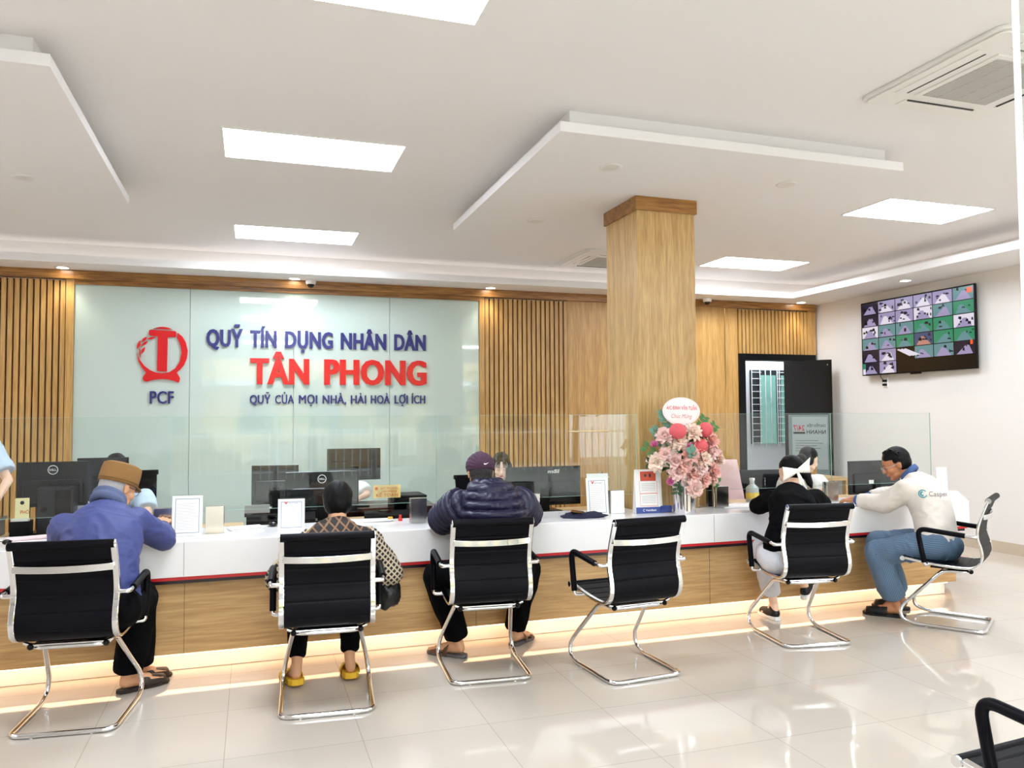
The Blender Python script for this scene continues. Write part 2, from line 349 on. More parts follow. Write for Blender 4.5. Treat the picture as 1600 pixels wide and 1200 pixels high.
for a in [(-1.87, 9.12, 3.07, 1, 'lit downlight over the slats beside the glass sign panel'), (.45, 9.12, 3.07, 1, 'lit downlight over the middle of the glass sign panel'),
          (2.76, 9.12, 3.07, 1, 'lit downlight over the slats between sign panel and column'), (7.3, 9.1, 3.07, 1, 'lit downlight over the black doorway'),
          (7.3, 7.25, 3.07, 1, 'lit downlight above the wall TV'), (-4.2, 9.12, 3.07, 1, 'lit downlight over the far slatted wall'),
          (2.32, 4.81, 3.2, 0, 'unlit downlight in the drop slab, before the column'), (3.74, 4.79, 3.2, 0, 'unlit downlight in the drop slab on the TV side of the column'),
          (2.34, 6.35, 3.2, 0, 'unlit downlight in the drop slab behind the column'), (-1.53, 6.25, 3.2, 0, 'unlit downlight in the slab without a column')]: downlight(*a)
def dome(x, y, label):
    o = thing('security_camera', label, 'security camera', (x, y, 3.07))
    MB().lathe([(0, 0), (.055, 0), (.058, -.03), (.05, -.05), (0, -.05)], 24).build('housing', WHITE, o, smooth='auto')
    MB().ball((0, 0, -.052), .038).build('dome', BLACKG, o, smooth=True)
dome(.63, 9.16, 'white dome security camera on the cornice over the blue letters'); dome(5.80, 9.12, 'white dome security camera on the cornice beside the column')
def cassette(x, y, label):
    o = thing('ceiling_air_conditioner', label, 'air conditioner', (x, y, ZC))
    PW = mat('ac_plastic', (228, 225, 220), .4)
    s = .475
    def rr(h, r=.06, n=5):
        return [(sx*(h-r)+r*math.cos(a), sy*(h-r)+r*math.sin(a)) for sx, sy, a0 in ((1, 1, 0), (-1, 1, 90), (-1, -1, 180), (1, -1, 270)) for a in [R(a0+90*k/n) for k in range(n+1)]]
    mb = MB().prism(rr(s), -.022, 0); mb.prism(rr(s-.02, .05), -.032, -.022); mb.build('fascia', PW, o, bevel=.004)
    MB().box(-.27, .27, -.27, .27, -.040, -.030).build('grille_frame', PW, o, bevel=.004)
    mb = MB()
    for i in range(44): mb.box(-.235, .235, -.235+i*.0109, -.231+i*.0109, -.045, -.039)
    for i in range(3): mb.box(-.13+i*.13-.003, -.13+i*.13+.003, -.24, .24, -.046, -.039)
    mb.build('grille', mat('ac_grille', (190, 186, 180), .5), o)
    for k in range(4):
        f = MB().box(-.27, .27, .335, .405, -.037, -.031).build('louvre', PW, o, bevel=.002)
        f2 = MB().box(-.25, .25, .330, .341, -.0385, -.0315).build('vent_slot', BLACKG, f)
        f.rotation_euler = (0, 0, k*math.pi/2)
cassette(3.86, 3.20, 'square ceiling cassette air conditioner, the large one close to the glass pane')
cassette(3.99, 8.40, 'square ceiling cassette air conditioner half hidden behind the column top')

# ---------------------------------------------------------------- column
o = thing('column', 'square oak-clad column rising behind the counter glass', 'column', (3.069, 5.666, 0))
MB().box(-.254, .254, -.274, .274, 0, 3.11).build('shaft', OAK_COL, o, bevel=.002)
MB().box(-.27, .27, -.29, .29, 3.09, 3.2).build('capital', OAK_C, o, bevel=.002)

# ---------------------------------------------------------------- glass sign panel on the back wall
SIGN = mat('back_painted_glass', (188, 202, 194), .03, spec=.7, coat=.6)
o = thing('sign_panel', 'large pale green-white glass panel carrying the red and blue lettering', 'sign panel', (0, YB, 0))
xs = [-1.785, -.65, .45, 1.55, 2.655]
for i in range(4): MB().box(xs[i]+.002, xs[i+1]-.002, -.03, 0, .05, 2.925).build('glass_sheet', SIGN, o, bevel=.001)
RED = mat('acrylic_red', (206, 22, 30), .15); NAVY = mat('acrylic_navy', (44, 44, 110), .2)
def sign_line(words_, z0, z1, m, label, off=.02, depth=.02, smear=.03):
    """heavy condensed lettering: every word fitted to its own width, split into one mesh per letter"""
    t = thing('wall_lettering', label, 'sign lettering', (words_[0][1], YB-.031, z0)); X0 = words_[0][1]
    for s, x0, x1 in words_:
        v, f = text_geo(s, .006 if s == 'LỢI' else off, 1.0); hv, _ = text_geo('H', off, 1.0); ch = max(p[1] for p in hv)
        V = np.array(v); a0, a1 = V[:, 0].min(), V[:, 0].max(); sx = (x1-x0)/(a1-a0+2*smear)
        V[:, 0] = (V[:, 0]-a0+smear)*sx+x0-X0; V[:, 1] *= (z1-z0)/ch; V[:, 2] = (V[:, 2]+1)/2*depth
        n = len(V); par = list(range(n))
        def fd(a):
            while par[a] != a: par[a] = par[par[a]]; a = par[a]
            return a
        for q in f:
            for k in q[1:]: par[fd(k)] = fd(q[0])
        key = {}
        for i, p in enumerate(V):
            k = (round(p[0], 4), round(p[1], 4))
            if k in key: par[fd(i)] = fd(key[k])
            else: key[k] = i
        isl = {}
        for i in range(n): isl.setdefault(fd(i), []).append(i)
        L = sorted(([V[ix, 0].min(), V[ix, 0].max(), ix] for ix in isl.values()), key=lambda a: a[0]-a[1]); groups = []
        for a, b, ix in L:
            for g in groups:
                if min(b, g[1])-max(a, g[0]) > .45*(b-a): g[2].extend(ix); break
            else: groups.append([a, b, list(ix)])
        for a, b, ix in sorted(groups, key=lambda g: g[0]):
            s2 = set(ix); mp = {k: i for i, k in enumerate(ix)}; fs = [tuple(mp[k] for k in q) for q in f if q[0] in s2]; q = MB()
            for d in (-smear*sx, 0, smear*sx): q.add([(V[k, 0]+d, -V[k, 2]*(1 if d == 0 else .995), V[k, 1]) for k in ix], fs)
            q.build('letter', m, t)
    return t
sign_line([('QUỸ', -.481, -.100), ('TÍN', -.025, .264), ('DỤNG', .354, .889), ('NHÂN', .977, 1.506), ('DÂN', 1.601, 1.983)], 2.300, 2.485, NAVY, 'navy blue upper line of raised lettering on the glass panel')
sign_line([('TÂN', -.021, .623), ('PHONG', .788, 1.991)], 1.888, 2.172, RED, 'big red raised lettering in the middle of the glass panel', .022, .03, .034)
sign_line([('QUỸ', -.021, .201), ('CỦA', .25, .456), ('MỌI', .509, .716), ('NHÀ,', .774, 1.043), ('HÀI', 1.094, 1.272), ('HOÀ', 1.325, 1.551), ('LỢI', 1.605, 1.766), ('ÍCH', 1.812, 1.976)], 1.662, 1.758, NAVY, 'small navy slogan line lowest on the glass panel', .0, .015, .03)
sign_line([('PCF', -1.045, -.805)], 1.665, 1.797, NAVY, 'short navy three-letter line under the red round emblem', .01, .02, .018)
# emblem: crop scale 8.571 px/px of region (200,500); local metres from 600 px ring width
def lg(u, v):  # pixel in the 1029x1200 crop -> metres on the wall
    return (-1.181+(u-120)*(.513/690), 2.497-(v-100)*(.605/712))
t = thing('emblem', 'red round emblem with a T and a rice ear on the glass panel', 'emblem', (0, YB-.031, 0))
def flat(pts, name):
    MB().prism([lg(*p) for p in pts], -.022, 0, 'y').build(name, RED, t)
def arc(cx, cy_, rx, ry, a0, a1, n=14): return [(cx+rx*math.cos(R(a0+(a1-a0)*k/n)), cy_+ry*math.sin(R(a0+(a1-a0)*k/n))) for k in range(n+1)]
flat([(335, 125)]+arc(467, 150, 128, 50, 205, 335, 12)+[(600, 132)], 'cap_arc')
flat([(300, 140), (635, 150), (650, 165), (650, 215), (635, 230), (535, 230), (530, 665), (520, 675), (410, 670), (395, 655), (400, 225), (300, 218), (282, 205), (284, 155)], 'letter')
flat([(668, 170), (730, 215), (780, 290), (808, 400), (798, 500), (760, 585), (715, 640), (662, 682), (708, 755), (700, 800), (680, 812), (655, 800), (560, 775), (460, 768), (350, 780), (255, 805), (225, 795), (207, 765), (215, 735), (250, 688),
      (190, 620), (150, 545), (130, 470), (128, 430), (140, 480), (175, 540), (192, 560), (225, 600), (300, 655), (380, 685), (462, 695), (560, 680), (640, 630), (700, 540), (722, 430), (712, 350), (690, 290), (658, 240)], 'ring')
for a, b, w in (((262, 262), (372, 235), 15), ((185, 300), (258, 232), 18), ((182, 350), (268, 288), 17), ((130, 390), (170, 280), 20), ((182, 455), (232, 360), 18), ((160, 370), (178, 500), 6)):
    a = Vector(a); b = Vector(b); d = (b-a); nrm = Vector((-d.y, d.x)).normalized()*w
    flat([a+d*k/8+nrm*math.sin(math.pi*k/8) for k in range(9)]+[a+d*k/8-nrm*math.sin(math.pi*k/8) for k in range(7, 0, -1)], 'leaf')

# ---------------------------------------------------------------- TV
o = thing('television', 'large wall TV showing a grid of camera views', 'television', (7.60, 7.44, 2.475), 0)
o.rotation_euler = (0, 0, R(1.2))
MB().box(0, .03, -.84, .84, -.475, .475).build('casing', BLACKP, o, bevel=.004)
MB().box(.03, .09, -.3, .3, -.2, .2).build('wall_bracket', BLACKP, o)
scr = MB(); scm = []
def em(name, rgb, e=1.0):
    return mat(name, (8, 8, 8), .15, emit=rgb, es=e*.42)
SC = [em('screen_black', (10, 10, 12), .3), em('screen_green', (56, 142, 104), .62), em('screen_teal', (104, 146, 150), .62), em('screen_lilac', (158, 148, 184), .66), em('screen_dark', (40, 36, 54), .5),
      em('screen_white', (214, 208, 220), .72), em('screen_skin', (196, 140, 124), .6), em('screen_slate', (74, 86, 120), .6), em('screen_orange', (226, 84, 40), .9)]
H2 = .462; W2 = .828
grid = ["44333366222", "..."]
cells = [[4, 3, 3, 3, 3, 2], [4, 3, 3, 5, 2, 1], [5, 2, 2, 1, 1, 5], [2, 2, 1, 7, 1, 1], [4, 3, 0, 2, 2, 4], [4, 3, 0, 0, 0, 0]]
rr = random.Random(3)
# viewer sees the screen with +Y towards the left; columns run left -> right as Y falls
def rect(y0, y1, z0, z1, k, x=-.001):
    scr.cur = k; scr.add([(x, y0, z0), (x, y1, z0), (x, y1, z1), (x, y0, z1)], [(0, 1, 2, 3)])
rect(-W2, W2, -H2, H2, 0, -.0005)
for r_ in range(6):
    for c_ in range(6):
        k = cells[r_][c_]
        if k == 0: continue
        y1 = W2-2*W2*c_/6-.006; y0 = W2-2*W2*(c_+1)/6+.006; z1 = H2-2*H2*r_/6-.005; z0 = H2-2*H2*(r_+1)/6+.005
        rect(y0, y1, z0, z1, k)
        w = y1-y0; h = z1-z0
        # perspective floor wedge, furniture silhouettes
        scr.cur = {4: 3, 3: 5, 5: 3, 2: 3, 1: 2, 7: 6}[k]; yc = y0+w*rr.uniform(.35, .65)
        scr.add([(-.0015, y0+w*.1, z0), (-.0015, y1-w*.1, z0), (-.0015, yc+w*.08, z0+h*.7), (-.0015, yc-w*.08, z0+h*.7)], [(0, 1, 2, 3)])
        for q in range(3 if k in (1, 2) else 7):
            a = rr.uniform(y0, y1-w*.2); b = rr.uniform(z0+h*.1, z1-h*.25); ww = rr.uniform(.06, .22)*w; hh = rr.uniform(.1, .3)*h
            scr.cur = 4 if rr.random() < .75 else (0 if k != 1 else 1)
            scr.add([(-.002, a, b), (-.002, a+ww, b+hh*.2), (-.002, a+ww*.8, b+hh), (-.002, a+ww*.1, b+hh*.9)], [(0, 1, 2, 3)])
for i in range(3):
    scr.cur = 5; y = W2-2*W2*(2.05+.18*i)/6; scr.add([(-.002, y, .12-.5+.2), (-.002, y-.03, .13-.5+.2), (-.002, y-.25, -.28+.02), (-.002, y-.19, -.29+.02)], [(0, 1, 2, 3)])
rect(-W2+.02, -W2+.09, H2-.08, H2-.02, 8, -.003); rect(-W2+.03, -W2+.06, -.2, -.15, 8, -.003)
rect(W2-.05, W2-.005, -H2, -H2+.14, 5, -.003); rect(W2-.05, W2-.005, -H2+.07, -H2+.14, 1, -.0035)
scr.build('screen', SC, o)
MB().box(-.004, .03, -.07, .07, -.492, -.472).build('sensor_bar', BLACKP, o)
o = thing('wall_socket', 'small white socket with black plugs below the TV', 'socket', (XR, 8.0, 1.9))
MB().box(-.012, 0, -.04, .04, -.06, .06).build('plate', PAPER, o, bevel=.003)
for z in (-.025, .025): MB().box(-.04, -.012, -.025, .025, z-.014, z+.014).build('plug', BLACKP, o)
MB().tube(rim_path([(-.04, 0, .03), (-.06, .05, .09), (-.03, -.03, .14)], 6, .04), .004, 8).build('cable', BLACKP, o, smooth=True)

# ---------------------------------------------------------------- doorway, leaf, grille window beyond
o = struct(MB().box(DX0-.1, DX0, YB-.06, YB+.12, 0, DZ+.09).box(DX1, DX1+.05, YB-.06, YB+.12, 0, DZ+.09).box(DX0, DX1, YB-.06, YB+.12, DZ, DZ+.09), 'trim_13', BLACKP, bevel=.003)
ang = math.atan2(8.78-9.25, 7.50-7.10)
dl = thing('door', 'tall black door leaf standing open at the corner doorway', 'door', (7.10, 9.24, 0), ang); dl['kind'] = 'structure'; dl.name = 'door_1'
MB().box(0, .63, -.02, .02, .02, 2.25).build('leaf', BLACKG, dl, bevel=.003)
MB().box(.05, .58, -.026, -.02, .3, 1.50).build('glazing', mat('door_reflection_grey', (118, 132, 132), .08), dl)  # counter-glass reflection painted as a grey panel on the black leaf
MB().cyl((.58, -.03, 2.18), (.58, -.022, 2.18), .008).build('hinge', CHROME, dl)
# reflection of mirrored writing, painted as a sheet on the door leaf
ps = thing('reflected_poster', 'grey reflection of mirrored transfer writing, painted on the door leaf', 'reflected_poster', (7.10, 9.24, 0), ang)
pg = MB().box(.10, .56, -.031, -.027, .75, 1.47).build('sheet', mat('reflected_sheet', (150, 160, 160), .3), ps)
BK = mat('reflected_ink', (30, 30, 34), .5); RK = mat('reflected_red', (168, 40, 50), .5)
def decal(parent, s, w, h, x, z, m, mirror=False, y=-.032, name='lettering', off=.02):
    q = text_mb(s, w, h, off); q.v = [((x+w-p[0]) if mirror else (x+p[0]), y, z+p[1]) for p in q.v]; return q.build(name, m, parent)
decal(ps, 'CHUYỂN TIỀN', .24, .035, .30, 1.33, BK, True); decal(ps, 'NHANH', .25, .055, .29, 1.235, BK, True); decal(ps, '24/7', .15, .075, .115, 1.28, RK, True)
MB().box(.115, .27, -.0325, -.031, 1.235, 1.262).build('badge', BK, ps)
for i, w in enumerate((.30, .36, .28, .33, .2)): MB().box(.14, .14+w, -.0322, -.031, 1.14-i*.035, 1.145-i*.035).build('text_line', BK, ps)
# grille window
gw = thing('grille_window', 'white barred window with teal panes seen through the black doorway', 'window', (7.0, 10.35, 0)); gw['kind'] = 'structure'; gw.name = 'window_2'
MB().box(.2, 1.35, .06, .10, 0, 2.45).build('wall', mat('store_wall', (222, 222, 224), .7), gw)
MB().box(.36, 1.15, .045, .06, 1.05, 2.2).build('recess', mat('dark_pane', (44, 48, 50), .15), gw)
TEAL = mat('teal_pane_glow', (96, 140, 130), .3, emit=(140, 190, 180), es=.14, var=.25, vscale=9)  # emission put into the panes stands in for daylight
MB().box(.53, .82, .035, .045, 1.05, 2.12).box(.92, 1.02, .035, .045, 1.05, 2.12).build('pane', TEAL, gw)
mb = MB()
for x in (.37, .52, .62, .72, .84, .88, 1.12): mb.box(x-.006, x+.006, .02, .032, 1.0, 2.22)
for k in range(12): mb.box(.36, .54, .018, .03, 1.06+k*.1, 1.07+k*.1).box(.84, 1.13, .018, .03, 1.06+k*.1, 1.07+k*.1)
mb.build('bars', WF, gw)
# ================================================================ COUNTER
o = thing('reception_counter', 'long white and oak service counter running across the hall', 'counter', (0, 0, 0))
def cpoly(yf, xe, e2, yb):  # front face y, front end corner x, rear end corner x
    return [(XL+.02, yf), (xe, yf), (e2, 5.68), (e2-.10, 5.78), (5.52, yb), (3.36, yb), (3.36, 5.37), (2.78, 5.37), (2.78, yb), (XL+.02, yb)]
MB().prism(cpoly(4.99, 5.625, 6.27, 5.58), .575, .78).build('worktop', GLOSSW, o, bevel=.004)
MB().prism(cpoly(5.0, 5.61, 6.24, 5.56), .556, .5745).build('red_strip', REDS, o)
MB().prism(cpoly(5.015, 5.60, 6.22, 5.55), .534, .5555).build('dark_strip', BLKS, o)
mb = MB(); xs = [XL+.02, -4.2, -2.3, -.37, 1.42, 3.20, 5.52]
mb.prism([(XL+.02, 5.06), (5.54, 5.06), (6.12, 5.66), (6.0, 5.74), (5.46, 5.35), (XL+.02, 5.35)], .115, .5335)
mb.build('front_panel', OAK_H, o)
for x in xs[1:-1]: MB().box(x-.0012, x+.0012, 5.0585, 5.062, .115, .533).build('panel_joint', OAK_D, o); MB().box(x-.001, x+.001, 4.989, 4.992, .58, .775).build('worktop_joint', OAK_D, o)
MB().prism([(XL+.02, 5.14), (5.50, 5.14), (6.04, 5.66), (5.9, 5.74), (5.4, 5.35), (XL+.02, 5.35)], .003, .1145).build('plinth', mat('plinth_white', (240, 232, 226), .3), o)
LED = mat('led_strip', (255, 230, 190), .5, emit=(255, 216, 170), es=1.25)
MB().box(XL+.1, 5.45, 5.062, 5.122, .109, .1142).build('light_strip', LED, o)
# staff desks behind it
def desk(x0, x1, label):
    d = thing('staff_desk', label, 'desk', ((x0+x1)/2, 5.93, 0)); h = (x1-x0)/2
    MB().box(-h, h, -.33, .30, .70, .725).build('desktop', DESKW, d, bevel=.002)
    for x in (-h+.02, h-.04): MB().box(x, x+.02, -.28, .28, .0, .6995).build('side_panel', DESKW, d)
    MB().box(-h+.05, h-.05, -.27, -.25, .2, .70).build('back_panel', DESKW, d)
desk(-5.0, -1.55, 'light oak staff desk at the far end behind the counter'); desk(-1.53, -.05, 'light oak staff desk behind the blue-jacketed man'); desk(-.03, 1.30, 'light oak staff desk under the middle monitors')
desk(1.36, 2.74, 'light oak staff desk under the widest monitor'); desk(3.40, 4.60, 'light oak staff desk just past the column'); desk(4.62, 5.48, 'light oak staff desk at the counter end by the wall')
# posts and glass
def post(x, label):
    p = thing('glass_post', label, 'glass clamp', (x, 5.30, .78)); MB().box(-.055, .055, -.03, -.007, 0, .17).build('face_plate', STEEL, p, bevel=.002)
    MB().box(-.055, .055, .007, .03, 0, .17).build('back_plate', STEEL, p, bevel=.002); MB().box(-.05, .05, -.007, .007, 0, .12).build('core', STEEL, p)
for x, l in [(-.51, 'steel glass post beside the blue-sleeved hand'), (-.215, 'steel glass post between price stand and loose papers'), (1.08, 'steel glass post before the black box'), (1.90, 'steel glass post by the elbow of the puffer jacket'),
             (2.565, 'steel glass post between paper stands and calendar'), (3.46, 'steel glass post just past the flowers'), (4.5, 'steel glass post hidden by the white-bow woman'), (5.42, 'steel glass post at the counter end'), (-1.75, 'steel glass post at the outer end of the glazing')]: post(x, l)
for x0, x1, l in [(-3.2, -1.915, 'clear glass screen at the outer end of the counter'), (-1.91, -.367, 'clear glass screen before the brown-capped man'), (-.363, 1.208, 'clear glass screen before the woman in plaid'), (1.212, 2.74, 'clear glass screen before the puffer jacket, ending at the column'),
                  (3.335, 4.515, 'clear glass screen between flowers and white-bow woman'), (4.52, 5.56, 'clear glass screen at the counter end')]:
    g = thing('counter_glass', l, 'glass screen', (x0, 5.30, .92)); w = x1-x0
    MB().box(0, w, -.004, .004, 0, .588).build('pane', GLASS, g)
    MB().box(0, w, -.0042, .0042, .588, .5895).box(0, w, -.0042, .0042, -.0015, 0).box(w-.001, w+.0005, -.0042, .0042, 0, .588).build('polished_edge', GEDGE, g)
g = thing('glass_partition', 'tall clear glass pane edge at the picture border before the cassette unit', 'glass partition', (1.523, 1.2, 0))
MB().box(0, 1.4, -.006, .006, .01, 2.9).build('pane', GLASS, g)
MB().box(-.004, 0, -.0065, .0065, .01, 2.9).build('polished_edge', mat('bright_edge', (236, 242, 238), .1), g)

# ================================================================ CHAIRS
def sweep_profile(prof, xa, xb, th):
    """rectangular bar following a profile in the yz plane, between x=xa..xb; th may be a function of arc position"""
    n = len(prof); mb = MB(); vs = []; L = 0; P = [Vector((0, a, b)) for a, b in prof]
    for i, p in enumerate(P):
        if i: L += (p-P[i-1]).length
        d = (P[min(i+1, n-1)]-P[max(i-1, 0)]).normalized(); nr = Vector((0, -d.z, d.y)); t = th(L) if callable(th) else th
        for x, s in ((xa, -1), (xb, -1), (xb, 1), (xa, 1)): vs.append((x, (p+nr*s*t/2).y, (p+nr*s*t/2).z))
    fs = [(0, 1, 2, 3), tuple((n-1)*4+k for k in (3, 2, 1, 0))]
    for i in range(n-1):
        for k in range(4): a = i*4+k; b = i*4+(k+1) % 4; fs.append((a, b, b+4, a+4))
    return mb.add(vs, fs)
def catmull(P, n=6):
    out = []
    for i in range(len(P)-1):
        a, b, c, d = P[max(i-1, 0)], P[i], P[i+1], P[min(i+2, len(P)-1)]
        for k in range(n):
            t = k/n; out.append(tuple(.5*((2*b[j])+(-a[j]+c[j])*t+(2*a[j]-5*b[j]+4*c[j]-d[j])*t*t+(-a[j]+3*b[j]-3*c[j]+d[j])*t**3) for j in range(len(a))))
    out.append(tuple(P[-1])); return out
PROF = catmull([(.255, .470), (.20, .462), (.10, .448), (.0, .438), (-.10, .434), (-.165, .440), (-.212, .468), (-.232, .520), (-.225, .58), (-.208, .64), (-.208, .70), (-.225, .77), (-.25, .84), (-.275, .905)], 6)
SPL = 34
def make_chair():
    t = thing('office_chair', 'x', 'chair', group='chrome and black armchairs for visitors')
    quilt = lambda L: .013-.007*max(0, 1-abs(((L+.02) % .085)-.0425-.0)/.006) if False else .014-.008*math.exp(-(((L % .085)-.0425)/.005)**2)
    fine = []
    for i in range(len(PROF)-1):
        a, b = PROF[i], PROF[i+1]
        for k in range(3): fine.append((a[0]+(b[0]-a[0])*k/3, a[1]+(b[1]-a[1])*k/3))
    fine.append(PROF[-1]); k = SPL*3
    sweep_profile(fine[:k+1], -.212, .212, quilt).build('seat', LEATHER, t, smooth='auto')
    sweep_profile(fine[k:], -.212, .212, quilt).build('backrest', LEATHER, t, smooth='auto')
    for s in (-1, 1):
        x = s*.226
        sweep_profile(PROF, x-.014, x+.014, .016).build('side_frame', CHROME, t, bevel=.004)
        path = rim_path([(s*.226, -.205, .66), (s*.275, -.205, .66), (s*.282, -.19, .66), (s*.284, -.08, .672)], 5, .02)
        MB().tube(path, .011, 10).build('arm_bracket', CHROME, t, smooth='auto')
        path = rim_path([(s*.284, -.14, .665), (s*.284, .155, .695), (s*.284, .115, .46)], 8, .06)
        MB().tube(path, .0175, 14).build('armrest', LEATHER, t, smooth='auto')
        MB().tube(rim_path([(s*.284, .117, .475), (s*.284, .11, .44), (s*.23, .10, .44)], 5, .02), .0115, 10).build('arm_foot', CHROME, t, smooth='auto')
    MB().cyl((-.232, -.278, .905), (.232, -.278, .905), .021, 20).build('head_roll', LEATHER, t, smooth='auto', bevel=.003)
    MB().cyl((-.238, .262, .468), (.238, .262, .468), .017, 18).build('front_roll', LEATHER, t, smooth='auto', bevel=.003)
    for s in (-1, 1):
        MB().cyl((s*.226, -.278, .905), (s*.233, -.278, .905), .020, 20).build('end_cap', CHROME, t, smooth='auto'); MB().cyl((s*.238, .262, .468), (s*.246, .262, .468), .017, 18).build('end_cap', CHROME, t, smooth='auto')
    # bowed bar across the back
    bar = []
    for i in range(13):
        u = i/12*2-1; bar.append((u*.222, -.248-.018*(1-u*u), .792-.006*(1-u*u)))
    mb = MB(); vs = []
    for (x, y, z) in bar: vs += [(x, y-.005, z-.017), (x, y+.005, z-.017), (x, y+.005, z+.017), (x, y-.005, z+.017)]
    fs = [(0, 1, 2, 3), (51, 50, 49, 48)]
    for i in range(12):
        for k in range(4): a = i*4+k; b = i*4+(k+1) % 4; fs.append((a, b, b+4, a+4))
    mb.add(vs, fs).build('back_bar', CHROME, t, smooth='auto', bevel=.002)
    mb = MB(); mb.tube(rim_path([(-.2, -.15, .425), (-.17, -.15, .412), (.17, -.15, .412), (.2, -.15, .425)], 4, .03), .009, 10); mb.tube([(-.2, .12, .437), (.2, .12, .437)], .009, 10)
    mb.build('seat_rail', CHROME, t, smooth='auto')
    mb = MB().box(-.15, .15, -.13, .10, .405, .418)
    for s in (-1, 1): mb.ball((s*.168, -.155, .405), .016, nu=12, nv=8)
    mb.build('mounting_plate', BLACKP, t)
    r = .0125
    half = [(0, -.235, r), (.228, -.235, r), (.236, .20, r), (.236, .285, r+.03), (.225, .285, .12), (.17, .03, .385), (.165, -.02, .397), (.165, -.15, .400), (0, -.150, .400)]
    pts = half + [(-x, y, z) for x, y, z in half[-2:0:-1]]
    rads = .06; P = [Vector(p) for p in pts]; n = len(P); out = []
    for i in range(n):
        a, b, c = P[i-1], P[i], P[(i+1) % n]; q = min(rads, (a-b).length*.48, (c-b).length*.48)
        p0 = b+(a-b).normalized()*q; p1 = b+(c-b).normalized()*q
        for k in range(6): u = k/5; out.append(p0*(1-u)**2+b*2*u*(1-u)+p1*u*u)
    MB().tube(out, r, 12, closed=True).build('cantilever_base', CHROME, t, smooth=True)
    for x, y in ((-.13, -.235), (.13, -.235), (-.235, .12), (.235, .12)): MB().cyl((x, y, -.0), (x, y, .006), .009, 10).build('glide', mat('clear_plastic', (230, 230, 230), .3), t)
    return t
CH = [((-.82, 4.50), -6, 'chrome and black armchair under the man in the blue jacket'), ((.39, 4.33), -4.5, 'chrome and black armchair under the woman in the plaid blouse'),
      ((1.32, 4.53), -5, 'chrome and black armchair under the navy puffer jacket'), ((2.125, 4.27), 4, 'empty chrome and black armchair drawn up to the counter'),
      ((3.53, 4.48), -8.5, 'chrome and black armchair under the woman in black'), ((4.785, 4.42), 34, 'chrome and black armchair seen side-on under the cream jacket'),
      ((2.26, 1.60), 5, 'black armchair cut off by the bottom corner of the picture')]
chair0 = make_chair()
for i, (p, a, l) in enumerate(CH):
    c = chair0 if i == 0 else copy_tree(chair0)
    c.location = (p[0], p[1], 0); c.rotation_euler = (0, 0, R(a)); c['label'] = l
# staff swivel chairs
def staff_chair(x, y, a, h, label):
    t = thing('swivel_chair', label, 'chair', (x, y, 0), R(a), 'black staff chairs')
    MB().tube(catmull([(0, -.20, .50), (0, -.25, .62), (0, -.24, .8), (0, -.27, h)], 6), .02, 8).build('spine', BLACKP, t)
    q = sweep_profile(catmull([(-.19, .50), (-.215, .60), (-.205, .72), (-.215, .85), (-.24, h)], 8), -.225, .225, .03); q.build('backrest', LEATHER, t, smooth='auto', bevel=.01)
    MB().cyl((-.235, -.245, h), (.235, -.245, h), .02, 16).build('head_roll', LEATHER, t, smooth='auto')
    MB().box(-.24, .24, -.2, .25, .45, .51).build('seat', LEATHER, t, bevel=.02)
    MB().cyl((0, 0, .08), (0, 0, .45), .025, 12).build('gas_column', CHROME, t, smooth='auto')
    mb = MB()
    for k in range(5): an = 2*math.pi*k/5; mb.tube([(0, 0, .10), (.28*math.cos(an), .28*math.sin(an), .06)], .016, 8)
    mb.build('star_base', CHROME, t)
    for k in range(5): an = 2*math.pi*k/5; MB().ball((.28*math.cos(an), .28*math.sin(an), .028), .028, nu=12, nv=8).build('caster', BLACKP, t)
staff_chair(-.97, 6.92, 180, 1.055, 'black staff chair behind the teller in pale blue'); staff_chair(2.05, 6.98, 180, .93, 'black staff chair behind the long-haired teller')
staff_chair(5.05, 6.85, 170, .90, 'black staff chair behind the teller with tied-up hair'); staff_chair(.72, 7.72, 180, .95, 'black staff chair at the rear desk'); staff_chair(-2.2, 7.0, 180, .95, 'black staff chair beyond the picture border')

# ================================================================ OFFICE THINGS
def disc_logo(parent, x, z, r, s, y):
    mb = MB(); n = 28
    vs = [(x+q*math.cos(2*math.pi*k/n), y, z+q*math.sin(2*math.pi*k/n)) for q in (r, r*.84) for k in range(n)]
    mb.add(vs, [(k, (k+1) % n, n+(k+1) % n, n+k) for k in range(n)]); mb.build('logo', LOGO, parent)
    decal(parent, s, r*1.3, r*.42, x-r*.65, z-r*.2, LOGO, y=y, name='logo')
LOGO = mat('logo_silver', (206, 208, 210), .3)
def monitor(x, y, zb, w, h, label, logo=None, rz=0, stand=True, back=True):
    t = thing('monitor', label, 'monitor', (x, y, .725), R(rz))
    z0 = zb-.725
    BK2 = mat('monitor_back', (24, 27, 32), .22)
    MB().box(-w/2, w/2, -.012, .012, z0, z0+h).build('panel', BK2, t, bevel=.004)
    MB().box(-w*.42, w*.42, -.03, -.012, z0+.02, z0+h*.62).build('rear_housing', BK2, t, bevel=.01)
    MB().box(-w/2+.01, w/2-.01, .0122, .013, z0+.015, z0+h-.01).build('screen', em('monitor_screen', (210, 222, 236), 1.0), t)
    if stand:
        MB().box(-.035, .035, -.05, -.028, .01, z0+h*.45).build('stand', BLACKP, t, bevel=.004); MB().box(-.12, .12, -.12, .08, .006, .018).build('foot', BLACKP, t, bevel=.004)
    if logo == 'ring': disc_logo(t, 0, z0+h*.82, .032, 'DELL', -.0125)
    if logo == 'msi':
        q = text_mb('mSI', .10, .028, .05); q.v = [(.03+p[0]+p[1]*.25, -.0125, z0+h*.83+p[1]) for p in q.v]; q.build('logo', LOGO, t)
    return t
